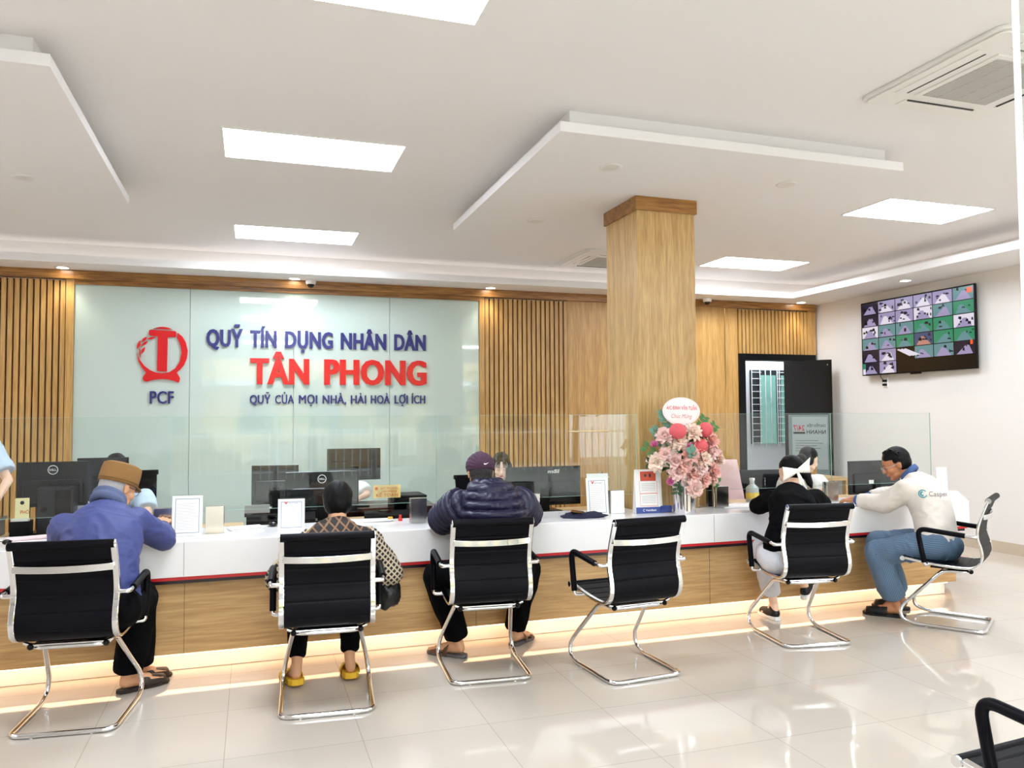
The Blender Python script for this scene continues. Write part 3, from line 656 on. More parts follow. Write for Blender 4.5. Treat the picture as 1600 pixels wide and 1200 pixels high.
monitor(-1.285, 6.10, .905, .43, .305, 'black monitor with ring logo nearest the red flowers'.replace('nearest', 'closest to'[:7]+' to') if False else 'black monitor with ring logo beside the red flowers', 'ring')
monitor(-1.0, 6.235, .92, .33, .305, 'black monitor rising behind the brown cap', None)
monitor(.17, 6.12, .86, .335, .29, 'small black monitor before the loose papers, no logo', None, -4)
monitor(.50, 6.02, .79, .52, .31, 'black monitor with ring logo behind the plaid woman', 'ring')
monitor(.85, 6.95, .955, .46, .275, 'black monitor highest behind the counter, at the rear desk', None)
monitor(2.265, 6.02, .775, .645, .315, 'wide black monitor with slanted logo beside the long-haired teller', 'msi')
t = monitor(5.62, 6.02, .745, .60, .315, 'dark grey monitor back facing the man in cream', None)
MB().box(-.09, -.03, -.034, -.03, .12, .155).build('sticker', PAPER, t)
# rear desk with drawers (dark wood) and boxes
t = thing('rear_desk', 'dark brown desk along the sign wall behind the middle tellers', 'desk', (.75, 7.02, 0))
MB().box(-.8, .8, -.3, .3, .70, .73).build('desktop', DARKW, t); MB().box(-.78, -.40, -.28, .28, 0, .70).box(.40, .78, -.28, .28, 0, .70).build('pedestal', DARKW, t); MB().box(-.4, .4, .26, .28, .1, .7).build('back_panel', DARKW, t)
t = thing('side_cabinet', 'low dark brown cabinet on the staff desk at the far end', 'cabinet', (-2.0, 6.1, .725))
MB().box(-.35, .42, -.14, .06, 0, .105).build('body', DARKW, t, bevel=.003); MB().box(-.36, .43, -.155, .065, .105, .125).build('top', BLACKG, t)
MB().ball((.30, -.145, .05), .010).build('knob', STEEL, t)
t = thing('computer_tower', 'black computer case standing below the ring-logo monitor', 'computer', (-1.215, 5.88, .725))
MB().box(-.105, .105, -.05, .10, 0, .33).build('case', mat('case_black', (30, 33, 38), .25), t, bevel=.004)
MB().cyl((-.065, -.051, .19), (-.065, -.053, .19), .018, 24).build('badge', BLACKG, t)
MB().box(.0, .09, -.052, -.05, .02, .31).build('front_bezel', BLACKG, t)
t = thing('printer', 'glossy black printer on the staff desk beside the yellow name card', 'printer', (1.14, 6.02, .725))
MB().box(-.125, .125, -.13, .15, 0, .165).build('body', BLACKG, t, bevel=.012); MB().box(-.13, .13, -.135, .155, .165, .185).build('lid', BLACKP, t, bevel=.008); MB().box(-.1, .1, -.14, -.128, .06, .07).build('paper_slot', BLACKP, t)
MB().tube(rim_path([(.06, -.14, .16), (.09, -.155, .1), (.07, -.14, .01)], 5, .03), .004, 6).build('cable', mat('grey_cable', (150, 150, 155), .4), t)
t = thing('keyboard', 'black keyboard in front of the middle monitor', 'keyboard', (.30, 5.78, .727))
mb = MB().box(-.2, .2, -.07, .07, 0, .018); mb.build('case', BLACKP, t, bevel=.003); mb = MB()
for i in range(13):
    for j in range(4): mb.box(-.19+i*.0295, -.165+i*.0295, -.06+j*.031, -.035+j*.031, .018, .025)
mb.build('keys', mat('key_black', (40, 40, 44), .5), t)
t = thing('desk_screen', 'long low black screen standing behind the middle of the glass', 'desk screen', (.55, 5.70, .725))
MB().box(-.58, -.12, -.01, .01, 0, .115).build('panel', BLACKG, t); MB().box(.22, .60, -.01, .01, 0, .105).build('panel', BLACKG, t); MB().box(-.12, .22, -.01, .01, 0, .05).build('rail', BLACKP, t)
t = thing('mouse', 'black computer mouse beside the framed code stand', 'mouse', (.14, 5.50, .78)); MB().ball((0, 0, .014), .032, .052, .018).build('shell', BLACKG, t, smooth=True); MB().box(-.002, .002, .01, .045, .024, .031).build('wheel', STEEL, t)
def papers(x, y, z, rz, w, d, n, label, m=PAPER, name='papers'):
    t = thing(name, label, 'papers', (x, y, z), R(rz)); rr = random.Random(int(x*100))
    for i in range(n):
        s = MB().box(-w/2, w/2, -d/2, d/2, 0, .003).build('sheet', m, t); s.location = (rr.uniform(-.01, .01), rr.uniform(-.01, .01), i*.0032+.0005); s.rotation_euler = (0, 0, rr.uniform(-.08, .08))
papers(-.03, 5.40, .7805, 12, .19, .14, 5, 'stack of white papers on the counter beside the price stand')
papers(3.62, 5.33, .7805, -8, .30, .21, 3, 'loose white sheets on the counter past the flowers')
papers(.72, 5.50, .7805, -6, .42, .10, 4, 'white papers on the counter behind the plaid woman'); papers(-1.28, 5.45, .7805, 18, .22, .12, 3, 'pinkish papers at the elbow of the blue jacket', mat('pink_paper', (236, 212, 214), .6))
papers(-1.62, 5.25, .7805, 8, .30, .20, 2, 'white sheets at the picture border end of the counter'); papers(4.46, 5.22, .7805, 10, .22, .12, 2, 'white form under the hand of the man in cream')
# acrylic menu stands
INK = mat('ink_grey', (188, 188, 198), .6); INKR = mat('ink_red', (214, 60, 52), .5); INKB = mat('frame_blue', (90, 120, 150), .4); ACR = glass('acrylic', (.97, .98, .98, 1), 1)
def stand(x, y, w, h, rz, label, lines=0, logo=None, tilt=-7, frame=False, name='paper_stand', band=None):
    t = thing(name, label, 'paper stand', (x, y, .781), R(rz)); t.rotation_euler = (0, 0, R(rz))
    g = Matrix.Rotation(R(tilt), 4, 'X')
    def put(mb, nm, m): mb.xf(g); return mb.build(nm, m, t)
    put(MB().box(-w/2, w/2, -.003, .003, 0, h), 'sheet', PAPER)
    MB().box(-w/2, w/2, -.01, .07, 0, .004).build('foot', ACR, t)
    if frame:
        a = .018; f = MB()
        for q in ((-w/2+a, w/2-a, h-a-.003, h-a), (-w/2+a, w/2-a, a, a+.003), (-w/2+a, -w/2+a+.003, a, h-a), (w/2-a-.003, w/2-a, a, h-a)): f.box(q[0], q[1], -.0038, -.0032, q[2], q[3])
        put(f, 'printed_border', INKB)
    if lines:
        f = MB(); rr = random.Random(lines)
        for i in range(lines): z = h*.80-i*h*.68/lines; f.box(-w*.36, w*(.36-rr.random()*.12), -.0038, -.0032, z, z+.0016)
        put(f, 'text_lines', INK)
    if logo:
        q = text_mb('V', w*.16, h*.075, .05); q.v = [(-w*.28+p[0], -.004, h*.84+p[1]) for p in q.v]; put(q, 'logo', INKR)
        q = text_mb('IETQR', w*.36, h*.04, .03); q.v = [(-w*.10+p[0], -.004, h*.84+p[1]) for p in q.v]; put(q, 'logo', INK if logo == 1 else INKR)
    return t
stand(-.372, 5.215, .175, .245, -4, 'white fee table in acrylic stand beside the blue sleeve', 17, None, frame=True)
stand(.245, 5.23, .165, .20, -4, 'white acrylic stand with small red logo and blank code frame', 3, 1, frame=True)
stand(2.385, 5.22, .165, .27, -3, 'white acrylic stand with a red logo over a price list beside the cap', 14, 1, frame=True)
stand(2.455, 5.36, .165, .29, -6, 'white paper stand half hidden behind the logo price list', 0, None)
stand(5.92, 5.52, .10, .235, -10, 'narrow white leaflet stand alone at the counter end', 12, None, tilt=-3)
t = thing('calendar', 'desk calendar with a red picture and blue foot beside the flowers', 'calendar', (2.79, 5.20, .781), R(-4))
MB().prism([(0, 0), (.07, 0), (.036, .32), (.030, .32)], -.105, .105, 'x').build('cardboard', PAPER, t); B2 = mat('calendar_blue', (52, 74, 150), .4)
def cal(x0, x1, z0, z1, nm, m, d=.0006):
    f = lambda z: z/.32*.030-d
    MB().add([(x0, f(z0), z0), (x1, f(z0), z0), (x1, f(z1), z1), (x0, f(z1), z1)], [(0, 1, 2, 3)]).build(nm, m, t)
cal(-.105, .105, .0, .045, 'blue_foot', B2); cal(-.062, .062, .235, .305, 'picture', mat('calendar_red', (208, 84, 62), .5)); cal(-.07, -.068, .05, .235, 'red_rule', INKR); cal(.068, .07, .05, .235, 'red_rule', INKR); cal(-.07, .07, .142, .146, 'red_rule', INKR); cal(-.07, .07, .052, .055, 'red_rule', INKR)
for k, (zz, n_) in enumerate(((.165, 5), (.075, 5))):
    for i in range(n_): cal(-.055, .055, zz+i*.012, zz+i*.012+.003, 'date_row', INK)
cal(-.03, -.012, .266, .285, 'figure', BLKS, .001); cal(.008, .024, .262, .288, 'figure', BLKS, .001)
q = text_mb('VietinBank', .085, .013, .02); q.v = [(-.030+p[0], (.016+p[1])/.32*.030-.0015, .016+p[1]) for p in q.v]; q.build('lettering', PAPER, t)
MB().tube([(-.042+.008*math.cos(a), .0, .022+.008*math.sin(a)) for a in [R(60+k*30) for k in range(9)]], .0018, 6).build('logo', PAPER, t)
t = thing('acrylic_box', 'clear empty acrylic leaflet box beside the flower vase', 'leaflet box', (2.925, 5.21, .781)); MB().box(-.05, -.047, -.03, .03, 0, .24).box(.047, .05, -.03, .03, 0, .24).box(-.05, .05, .027, .03, 0, .24).box(-.05, .05, -.03, -.027, 0, .15).build('wall', ACR, t); MB().box(-.045, .045, -.02, .02, .002, .05).build('leaflets', B2, t)
# cap with wallet
t = thing('cloth_cap', 'navy cloth cap lying crumpled on the counter', 'cap', (2.24, 5.16, .781), R(-8)); NV = mat('navy_cloth', (28, 30, 56), .85, bump=.4, bscale=40)
mb = MB(); n = 22
ring = [(.15*math.cos(2*math.pi*k/n), .075*math.sin(2*math.pi*k/n)) for k in range(n)]
for zf, s, wob in ((0, 1.0, .1), (.012, 1.02, .12), (.028, .8, .15), (.034, .5, .2), (.03, .2, .1)):
    mb.v += [(x*s*(1+wob*math.sin(3*i+s*9)), y*s*(1+wob*math.cos(2*i)), zf*(1+.25*math.sin(i*1.3))) for i, (x, y) in enumerate(ring)]
mb.f += [(j*n+k, j*n+(k+1) % n, (j+1)*n+(k+1) % n, (j+1)*n+k) for j in range(4) for k in range(n)]+[tuple(range(n))[::-1], tuple(4*n+k for k in range(n))]; mb.m = [0]*len(mb.f)
mb.build('crown', NV, t, smooth=True); MB().ball((.10, -.01, .012), .085, .05, .010).build('brim', NV, t, smooth=True)
t = thing('wallet', 'worn tan leather wallet resting on the navy cap', 'wallet', (2.18, 5.13, .824), R(-20)); MB().box(-.045, .045, -.03, .03, -.004, .010).build('cover', mat('tan_leather', (176, 122, 60), .5, bump=.2), t, bevel=.005); MB().box(-.04, .046, -.031, .0, -.001, .006).build('lining', BLACKP, t); t.rotation_euler = (R(-14), R(8), R(-20))
t = thing('ink_pad', 'small round yellow pad beside the red stamp', 'ink pad', (.92, 5.48, .781)); MB().lathe([(0, 0), (.018, 0), (.02, .012), (.016, .026), (0, .028)], 20).build('tin', mat('yellow_tin', (214, 168, 60), .4), t, smooth=True)
t = thing('rubber_stamp', 'red rubber stamp standing on the counter by the black printer', 'stamp', (.985, 5.45, .781)); MB().box(-.013, .013, -.013, .013, 0, .016).build('base', mat('stamp_red', (206, 50, 40), .4), t); MB().cyl((0, 0, .016), (0, 0, .04), .009, 12).build('handle', MATS['stamp_red'], t, smooth='auto')
t = thing('name_card', 'yellow name card on clear plate behind the plaid woman', 'name card', (.95, 5.80, .727)); MB().box(-.10, .10, -.002, .0, .18, .275).build('card', mat('yellow_card', (232, 200, 128), .5), t); MB().box(-.07, .07, -.006, -.003, 0, .28).box(-.07, .07, -.01, .05, 0, .005).build('holder', ACR, t)
OR = mat('orange_ink', (206, 104, 40), .5); decal(t, 'QUỸ TÍN DỤNG', .13, .014, -.05, .245, OR, y=-.0066); decal(t, 'TÂN PHONG', .11, .012, -.04, .222, OR, y=-.0066); decal(t, 'KẾ TOÁN', .16, .022, -.08, .19, OR, y=-.0066)
MB().cyl((-.078, -.0066, .25), (-.078, -.007, .25), .012, 16).build('crest', OR, t)
t = thing('name_card', 'cream upright name card beside the ring-logo monitor', 'name card', (-1.39, 5.78, .727)); 
MB().box(-.04, .04, -.002, .002, .14, .27).build('card', mat('cream_card', (232, 220, 170), .5), t); MB().box(-.055, .04, -.03, .02, .125, .14).build('foot', mat('card_foot', (220, 220, 210), .3), t); MB().box(-.06, .05, -.04, .06, 0, .125).build('block', BLACKP, t); decal(t, 'PHÓ', .05, .022, -.01, .17, OR, y=-.003); MB().cyl((0, -.0022, .24), (0, -.003, .24), .012, 16).build('crest', BLKS, t)
t = thing('flower_pot', 'red artificial flowers in a small glass cup by the shirt sleeve', 'flowers', (-1.62, 5.76, .85)); MB().lathe([(0, 0), (.025, 0), (.03, .08), (.027, .08), (.022, .005), (0, .005)], 20).build('cup', ACR, t, smooth='auto')
RF = mat('red_petal', (204, 34, 44), .6); rr = random.Random(5)
for i in range(9):
    c = (rr.uniform(-.05, .05), rr.uniform(-.03, .03), .12+rr.uniform(0, .05)); MB().ball(c, .022, .02, .018, nu=8, nv=5).build('blossom', RF, t)
    MB().tube([(0, 0, .01), c], .002, 5).build('stem', mat('stem_green', (60, 100, 50), .6), t)
t = thing('spray_bottle', 'clear blue sanitiser bottle with white cap beside the red flowers', 'bottle', (-1.57, 5.68, .85)); MB().lathe([(0, 0), (.016, 0), (.017, .07), (.009, .085), (0, .085)], 18).build('bottle', mat('blue_liquid', (120, 180, 190), .1, trans=.5), t, smooth='auto'); MB().cyl((0, 0, .085), (0, 0, .115), .010, 14).build('cap', PAPER, t, smooth='auto')
t = thing('basket', 'red plastic basket at the picture border behind the counter', 'basket', (-1.74, 5.70, .85)); MB().lathe([(0, 0), (.05, 0), (.075, .05), (.07, .05), (.047, .004), (0, .004)], 24).build('bowl', mat('red_plastic', (214, 30, 40), .3), t, smooth='auto')
t = thing('desk_shelf', 'black raised shelf carrying flowers and bottle behind the counter', 'shelf', (-1.75, 5.75, .727)); MB().box(-.3, .2, -.13, .1, .10, .122).build('board', BLACKG, t); MB().box(-.29, -.27, -.12, .09, 0, .10).box(.17, .19, -.12, .09, 0, .10).build('support', BLACKG, t)
t = thing('sunglasses', 'dark glasses folded on the counter edge beside the blue jacket', 'glasses', (-1.36, 5.22, .781), R(15)); MB().ball((-.03, 0, .015), .024, .006, .016, nu=14, nv=8).ball((.03, 0, .015), .024, .006, .016, nu=14, nv=8).build('lens', BLACKG, t, smooth=True); MB().tube([(-.055, 0, .02), (-.05, .09, .01)], .0025, 6).tube([(.055, 0, .02), (.05, .09, .01)], .0025, 6).tube([(-.01, 0, .02), (.01, 0, .02)], .002, 6).build('frame', BLACKP, t)
# things past the column
t = thing('speaker_box', 'small black loudspeaker with silver side past the flowers', 'speaker', (3.47, 5.45, .781)); MB().box(-.055, .05, -.05, .05, 0, .17).build('cabinet', BLACKG, t, bevel=.004); MB().box(-.075, -.056, -.05, .05, 0, .17).build('side_panel', STEEL, t)
t = thing('sanitizer_bottle', 'clear plastic jug with yellow label behind the black-sweater shoulder', 'bottle', (4.02, 5.68, .727)); MB().lathe([(0, 0), (.05, 0), (.055, .04), (.052, .16), (.02, .19), (.018, .22), (0, .22)], 24).build('body', mat('milky_plastic', (216, 224, 226), .3, trans=.4), t, smooth='auto'); MB().cyl((0, 0, .22), (0, 0, .24), .022, 14).build('cap', PAPER, t, smooth='auto'); MB().cyl((0, 0, .07), (0, 0, .12), .0556, 24).build('label', mat('label_yellow', (224, 196, 90), .5), t, smooth='auto')
t = thing('photo_frame', 'low brown photo frame leaning on the staff desk past the flowers', 'photo frame', (3.72, 5.95, .727), R(-6)); q = MB().box(-.12, .12, -.006, .006, 0, .17); q.xf(Matrix.Rotation(R(-20), 4, 'X')); q.build('frame', DARKW, t); q = MB().box(-.10, .10, -.009, -.006, .02, .15); q.xf(Matrix.Rotation(R(-20), 4, 'X')); q.build('picture', mat('photo_brown', (110, 66, 44), .3), t)
t = thing('tissue_box', 'small white printed tissue box on the staff desk past the flowers', 'box', (3.58, 5.68, .727), R(-5)); MB().box(-.09, .09, -.05, .05, 0, .085).build('carton', PAPER, t, bevel=.003); MB().box(-.02, .07, -.0515, -.05, .02, .06).build('print', mat('print_purple', (120, 96, 130), .5), t)
t = thing('bank_card', 'teal bank card lying under the fingers at the counter end', 'card', (4.42, 5.16, .785), R(12)); MB().box(-.043, .043, -.027, .027, 0, .003).build('card', mat('teal_card', (96, 140, 150), .3), t, bevel=.001)
t = thing('draped_coat', 'pale pink coat draped on a chair behind the glass', 'coat', (4.5, 6.85, .5)); PK = mat('pink_cloth', (226, 190, 190), .9, bump=.3, bscale=20)
mb = MB(); n = 26
for j in range(9):
    z = .55-j*.07
    for k in range(n): a = 2*math.pi*k/n; rr_ = 1+.10*math.sin(5*a+j*.5); mb.v.append((.17*(1+j*.05)*rr_*math.cos(a), .09*(1+j*.05)*rr_*math.sin(a), z))
mb.f = [(j*n+k, j*n+(k+1) % n, (j+1)*n+(k+1) % n, (j+1)*n+k) for j in range(8) for k in range(n)]+[tuple(range(n))]; mb.m = [0]*len(mb.f); mb.build('cloth', PK, t, smooth=True)
t = thing('file_box', 'upright pale pink file box beside the draped coat', 'file box', (4.28, 7.55, .773)); MB().box(-.06, .06, -.12, .12, 0, .33).build('box', PK, t, bevel=.003); MB().box(-.055, .055, -.11, .11, .33, .345).build('papers', PAPER, t)
t = thing('rear_table', 'pale oak table by the wall behind the tied-up-hair teller', 'table', (5.3, 8.2, 0)); MB().box(-1.3, 1.3, -.8, .5, .74, .77).build('table_top', DESKW, t)
for x in (-1.25, 1.25):
    for y in (-.75, .45): MB().box(x-.03, x+.03, y-.03, y+.03, 0, .74).build('leg', DESKW, t)
t = thing('file_box', 'brown upright file box on the rear table by the wall', 'file box', (6.25, 7.75, .77)); MB().box(-.06, .06, -.1, .1, 0, .22).build('box', mat('kraft', (170, 130, 84), .8), t); MB().box(-.18, -.07, -.08, .1, 0, .17).build('binder', BLACKG, t)
t = thing('picture_frame', 'small tilted glass-fronted picture beside the column face', 'picture frame', (2.69, 5.66, .73), R(60)); q = MB().box(-.05, .05, -.006, .006, .13, .34); q.xf(Matrix.Rotation(R(-12), 4, 'X')); q.build('frame', STEEL, t); q = MB().box(-.042, .042, -.008, -.006, .14, .33); q.xf(Matrix.Rotation(R(-12), 4, 'X')); q.build('picture', mat('green_photo', (110, 140, 130), .1), t); MB().box(-.05, .05, -.06, .0, 0, .14).build('box', BLACKG, t)

# ================================================================ FLOWERS
vz = thing('flower_vase', 'silver pleated vase holding the pink congratulation flowers', 'vase', (3.04, 5.13, .781))
mb = MB(); n = 48
for r_, z in ((.076, 0), (.078, .01), (.080, .10), (.086, .2), (.081, .2), (.074, .1), (.070, .02)):
    for k in range(n): a = 2*math.pi*k/n; q = r_*(1+.035*(1 if k % 4 < 2 else -1)); mb.v.append((q*math.cos(a), q*math.sin(a), z))
mb.f = [(j*n+k, j*n+(k+1) % n, (j+1)*n+(k+1) % n, (j+1)*n+k) for j in range(6) for k in range(n)]+[tuple(range(n))[::-1]]; mb.m = [0]*len(mb.f); mb.build('vessel', mat('mirror_silver', (226, 222, 224), .12, .9), vz, smooth='auto')
fa = thing('flower_arrangement', 'pink and blush rose arrangement standing before the oak column', 'flowers', (3.04, 5.13, .93))
BL = [mat('petal_blush', (246, 214, 208), .6, var=.06, vscale=30), mat('petal_peach', (246, 196, 188), .6), mat('petal_pink', (222, 130, 178), .6), mat('petal_cream', (250, 226, 212), .6)]
def rose(seed, open_=1.0, layers=6):
    """ruffled bloom: a closed heart and rings of pointed, waved petals"""
    rr = random.Random(seed); mb = MB()
    for l in range(layers):
        n = (3, 4, 5, 7, 8, 9)[l]; tilt = R((-14, -4, 12, 34, 58, 80)[l]*open_); base = (.03, .07, .12, .16, .18, .16)[l]; hgt = (.55, .66, .76, .84, .88, .90)[l]
        for k in range(n):
            a0 = 2*math.pi*(k+.5*(l % 2)+rr.uniform(-.2, .2))/n; wd = (.24, .30, .34, .33, .32, .30)[l]*rr.uniform(.9, 1.15); t_ = tilt+rr.uniform(-.14, .14); ph = rr.uniform(0, 6)
            vs = []; NU, NV = 4, 6
            for j in range(NV+1):
                v = j/NV
                for i in range(NU+1):
                    u = i/NU*2-1
                    w = wd*(math.sin(math.pi*min(.97, v*.80+.14))**.8)
                    curl = (.22 if l < 3 else -.30)*v*v*v
                    rad_ = base+hgt*v*math.sin(t_)-(.16 if l < 3 else -.12)*v*v+.05*math.sin(u*5+ph)*v
                    z = .25+hgt*v*math.cos(t_)*.75+(.10*v*u*u if l < 3 else .14*u*u*v)-max(0, v-.7)*.5*(l > 3)-.08*l
                    x_, y_ = rad_, u*w
                    vs.append((x_*math.cos(a0)-y_*math.sin(a0), x_*math.sin(a0)+y_*math.cos(a0), z+.03*math.sin(u*7+ph)*v))
            mb.add(vs, [(j*(NU+1)+i, j*(NU+1)+i+1, (j+1)*(NU+1)+i+1, (j+1)*(NU+1)+i) for j in range(NV) for i in range(NU)])
    me = mb.build('blossom', BL[0], None, smooth=True); d = me.data; bpy.data.objects.remove(me); return d
protos = {0: rose(1, 1.0, 6), 3: rose(2, 1.08, 6), 1: rose(3, .95, 6), 2: rose(4, .8, 4)}
meshes = {}
for m_ in BL: m_.node_tree.nodes['Principled BSDF'].inputs['Subsurface Weight'].default_value = .6; m_.node_tree.nodes['Principled BSDF'].inputs['Subsurface Radius'].default_value = (.02, .012, .01)
for k, d in protos.items():
    e = d.copy(); e.materials.clear(); e.materials.append(BL[k]); meshes[k] = e
# pixel offsets from the vase mouth in metres (x right, z up), type, size
FL = [(-.155, .43, 0, .058), (-.21, .36, 2, .040), (-.125, .33, 3, .05), (-.075, .39, 3, .055), (-.205, .245, 3, .060), (-.10, .25, 0, .055), (-.02, .30, 1, .058), (.015, .455, 3, .06), (-.015, .345, 2, .036), (.10, .42, 2, .040), (.165, .39, 1, .062),
      (.16, .31, 0, .06), (.08, .26, 3, .060), (.13, .24, 0, .058), (.22, .27, 1, .048), (.255, .25, 3, .042), (.275, .28, 0, .045), (.02, .16, 1, .062), (-.085, .175, 0, .060), (-.13, .105, 2, .040), (.09, .115, 1, .05), (.175, .165, 1, .062), (.20, .11, 0, .04), (0., .06, 0, .055), (.06, .36, 1, .045), (-.16, .30, 0, .045), (.05, .20, 0, .05), (-.05, .22, 1, .05)]
rr = random.Random(11)
for (x, z, k, s) in FL:
    x *= 1.17; z = z*1.03+.01; s *= 1.12
    b = bpy.data.objects.new('blossom', meshes[k]); COL.objects.link(b); b.parent = fa
    y = -.13+.35*abs(x)**1.2*1.6+rr.uniform(-.02, .03)+ .10*max(0, z-.35); b.location = (x, y, z-.03)
    d = Vector((x*1.6, -.55, (z-.2)*1.2+.15)).normalized(); b.rotation_euler = d.to_track_quat('Z', 'Y').to_euler(); b.scale = (s*1.02,)*3
HB = mat('paper_ball_pink', (222, 96, 104), .7, bump=.4, bscale=60)
for (x, z, r_) in ((-.105, .455, .06), (.125, .465, .055), (.075, .345, .058)):
    mb = MB().ball((0, 0, 0), r_, r_, r_*.98, nu=40, nv=16); mb.v = [(a*(1+.04*math.cos(20*math.atan2(b_, a))), b_*(1+.04*math.cos(20*math.atan2(b_, a))), c) for a, b_, c in mb.v]
    b = mb.build('paper_ball', HB, fa, smooth=True); b.location = (x, -.10, z)
LG = [mat('leaf_dark', (38, 74, 40), .5), mat('leaf_mid', (74, 124, 66), .5), mat('leaf_eucalyptus', (96, 142, 124), .6)]
def leaf(mb, p, d, n_, L, w):
    p = Vector(p); d = Vector(d).normalized(); n_ = Vector(n_); s = d.cross(n_).normalized(); n_ = s.cross(d)
    mb.add([p, p+d*L*.35+s*w, p+d*L*.75+s*w*.7-n_*w*.2, p+d*L-n_*w*.4, p+d*L*.75-s*w*.7-n_*w*.2, p+d*L*.35-s*w, p+d*L*.5+n_*w*.25], [(0, 1, 6), (1, 2, 6), (2, 3, 6), (3, 4, 6), (4, 5, 6), (5, 0, 6)])
for i in range(46):
    a = rr.uniform(-math.pi, math.pi); rad = rr.uniform(.05, .2); x = rad*1.25*math.cos(a)+.02; z = .24+rad*math.sin(a); mb = MB()
    if z < .02: continue
    leaf(mb, (x*.75, rr.uniform(-.06, .06), z), (x*1.5+rr.uniform(-.3, .3), rr.uniform(-1, .2), (z-.22)*2+rr.uniform(-.5, .4)), (rr.uniform(-.4, .4), -1, .4), rr.uniform(.07, .12), rr.uniform(.018, .028)); mb.build('leaf', LG[i % 2], fa, smooth=True)
for (pts, m_, pr) in (([(0, 0, .2), (-.14, .0, .45), (-.17, .02, .62)], 2, 11), ([(-.02, 0, .2), (-.12, .02, .48), (-.125, .03, .60)], 2, 11), ([(0, 0, .1), (-.16, 0, .33), (-.26, .0, .50)], 2, 12), ([(0, 0, .08), (-.2, 0, .26), (-.34, .0, .36)], 1, 9),
                       ([(0, 0, .1), (-.17, .0, .2), (-.31, .0, .23)], 0, 9), ([(0, 0, .3), (.14, .0, .48), (.19, 0, .56)], 1, 8), ([(0, 0, .2), (.2, 0, .42), (.28, 0, .50)], 1, 8), ([(0, 0, .05), (.2, -.02, .09), (.30, 0, .06)], 1, 9), ([(0, 0, .05), (-.09, -.08, .08), (-.12, -.1, .0)], 0, 6), ([(0, -.03, .1), (-.03, -.17, .28), (-.06, -.19, .34)], 2, 9)):
    c = catmull([Vector(p)[:] for p in pts], 8); mb = MB().tube(c, .0025, 6)
    for k in range(pr):
        i = int((k+2)/(pr+2)*(len(c)-1)); p = Vector(c[i]); d = (Vector(c[min(i+1, len(c)-1)])-Vector(c[i-1])).normalized(); s = d.cross(Vector((0, -1, 0))).normalized()
        for sg in (-1, 1): leaf(mb, p, s*sg+d*.5, (0, -1, .2), .042 if m_ == 2 else .05, .013 if m_ == 2 else .012)
    mb.build('foliage_stem', LG[m_], fa, smooth=True)
mb = MB(); n = 40
for j in range(6):
    for k in range(n): a = 2*math.pi*k/n; q = (.05+.045*j/5+.012*math.sin(7*a+j)); mb.v.append((q*math.cos(a)-.02, q*math.sin(a)*.8-.01, .0+j*.025+.012*math.sin(5*a)))
mb.f = [(j*n+k, j*n+(k+1) % n, (j+1)*n+(k+1) % n, (j+1)*n+k) for j in range(5) for k in range(n)]; mb.m = [0]*len(mb.f); mb.build('wrapping_paper', mat('pink_tissue', (248, 226, 226), .7), fa, smooth=True)
t = thing('message_board', 'oval white greeting board with pink writing above the flowers', 'sign', (3.02, 5.12, 1.53))
n = 48; q = [(.150*math.cos(2*math.pi*k/n), .103*math.sin(2*math.pi*k/n)) for k in range(n)]
MB().prism(q, -.004, .004, 'y').build('board', PAPER, t)
MB().tube([(x*.93, -.0045, z*.93) for x, z in q], .0012, 5, closed=True).build('border', mat('pink_line', (236, 190, 200), .5), t)
PKI = mat('pink_ink', (226, 106, 128), .5)
decal(t, 'A/C ĐINH VĂN TUẤN', .245, .026, -.122, .012, PKI, y=-.0052, off=.03); q = text_mb('Chúc Mừng', .165, .030, .0); q.v = [(-.085+p[0]+p[1]*.25, -.0052, -.05+p[1]) for p in q.v]; q.build('lettering', mat('red_pink_ink', (206, 120, 130), .5), t)
MB().tube([(0, .006, -.08), (0, .01, -.35)], .003, 6).build('stick', DESKW, t)
t.rotation_euler = (0, R(1.5), R(-4))
# ================================================================ PEOPLE
from mathutils.bvhtree import BVHTree
V3 = Vector
def remesh(mb, voxel, smooth=4, fac=.5):
    me = bpy.data.meshes.new('tmp'); me.from_pydata(mb.v, [], mb.f); me.update()
    bm = bmesh.new(); bm.from_mesh(me); bmesh.ops.recalc_face_normals(bm, faces=bm.faces); bm.to_mesh(me); bm.free()
    o = bpy.data.objects.new('tmp', me); COL.objects.link(o)
    r = o.modifiers.new('r', 'REMESH'); r.mode = 'VOXEL'; r.voxel_size = voxel; r.use_smooth_shade = True
    if smooth: s = o.modifiers.new('s', 'SMOOTH'); s.iterations = smooth; s.factor = fac
    bpy.context.view_layer.update(); dg = bpy.context.evaluated_depsgraph_get(); dg.update()
    out = bpy.data.meshes.new_from_object(o.evaluated_get(dg)); bpy.data.objects.remove(o); bpy.data.meshes.remove(me)
    out.polygons.foreach_set('use_smooth', [True]*len(out.polygons)); return out
def coords(me):
    a = np.empty(len(me.vertices)*3); me.vertices.foreach_get('co', a); return a.reshape(-1, 3)
def normals(me):
    a = np.empty(len(me.vertices)*3); me.vertices.foreach_get('normal', a); return a.reshape(-1, 3)
def setco(me, a): me.vertices.foreach_set('co', a.reshape(-1)); me.update()
def cap(mb, a, b, ra, rb, e0=True, e1=True):
    a, b = V3(a), V3(b); mb.tube([a, b], [ra, rb], 18)
    if e0: mb.ball(a, ra, nu=18, nv=12)
    if e1: mb.ball(b, rb, nu=18, nv=12)
    return mb
def chain(mb, pts, rs, e0=True, e1=True):
    for i in range(len(pts)-1): cap(mb, pts[i], pts[i+1], rs[i], rs[i+1], e0 or i > 0, e1 or i < len(pts)-2)
def rotm(x, y, z): return Matrix((x, y, z)).transposed()
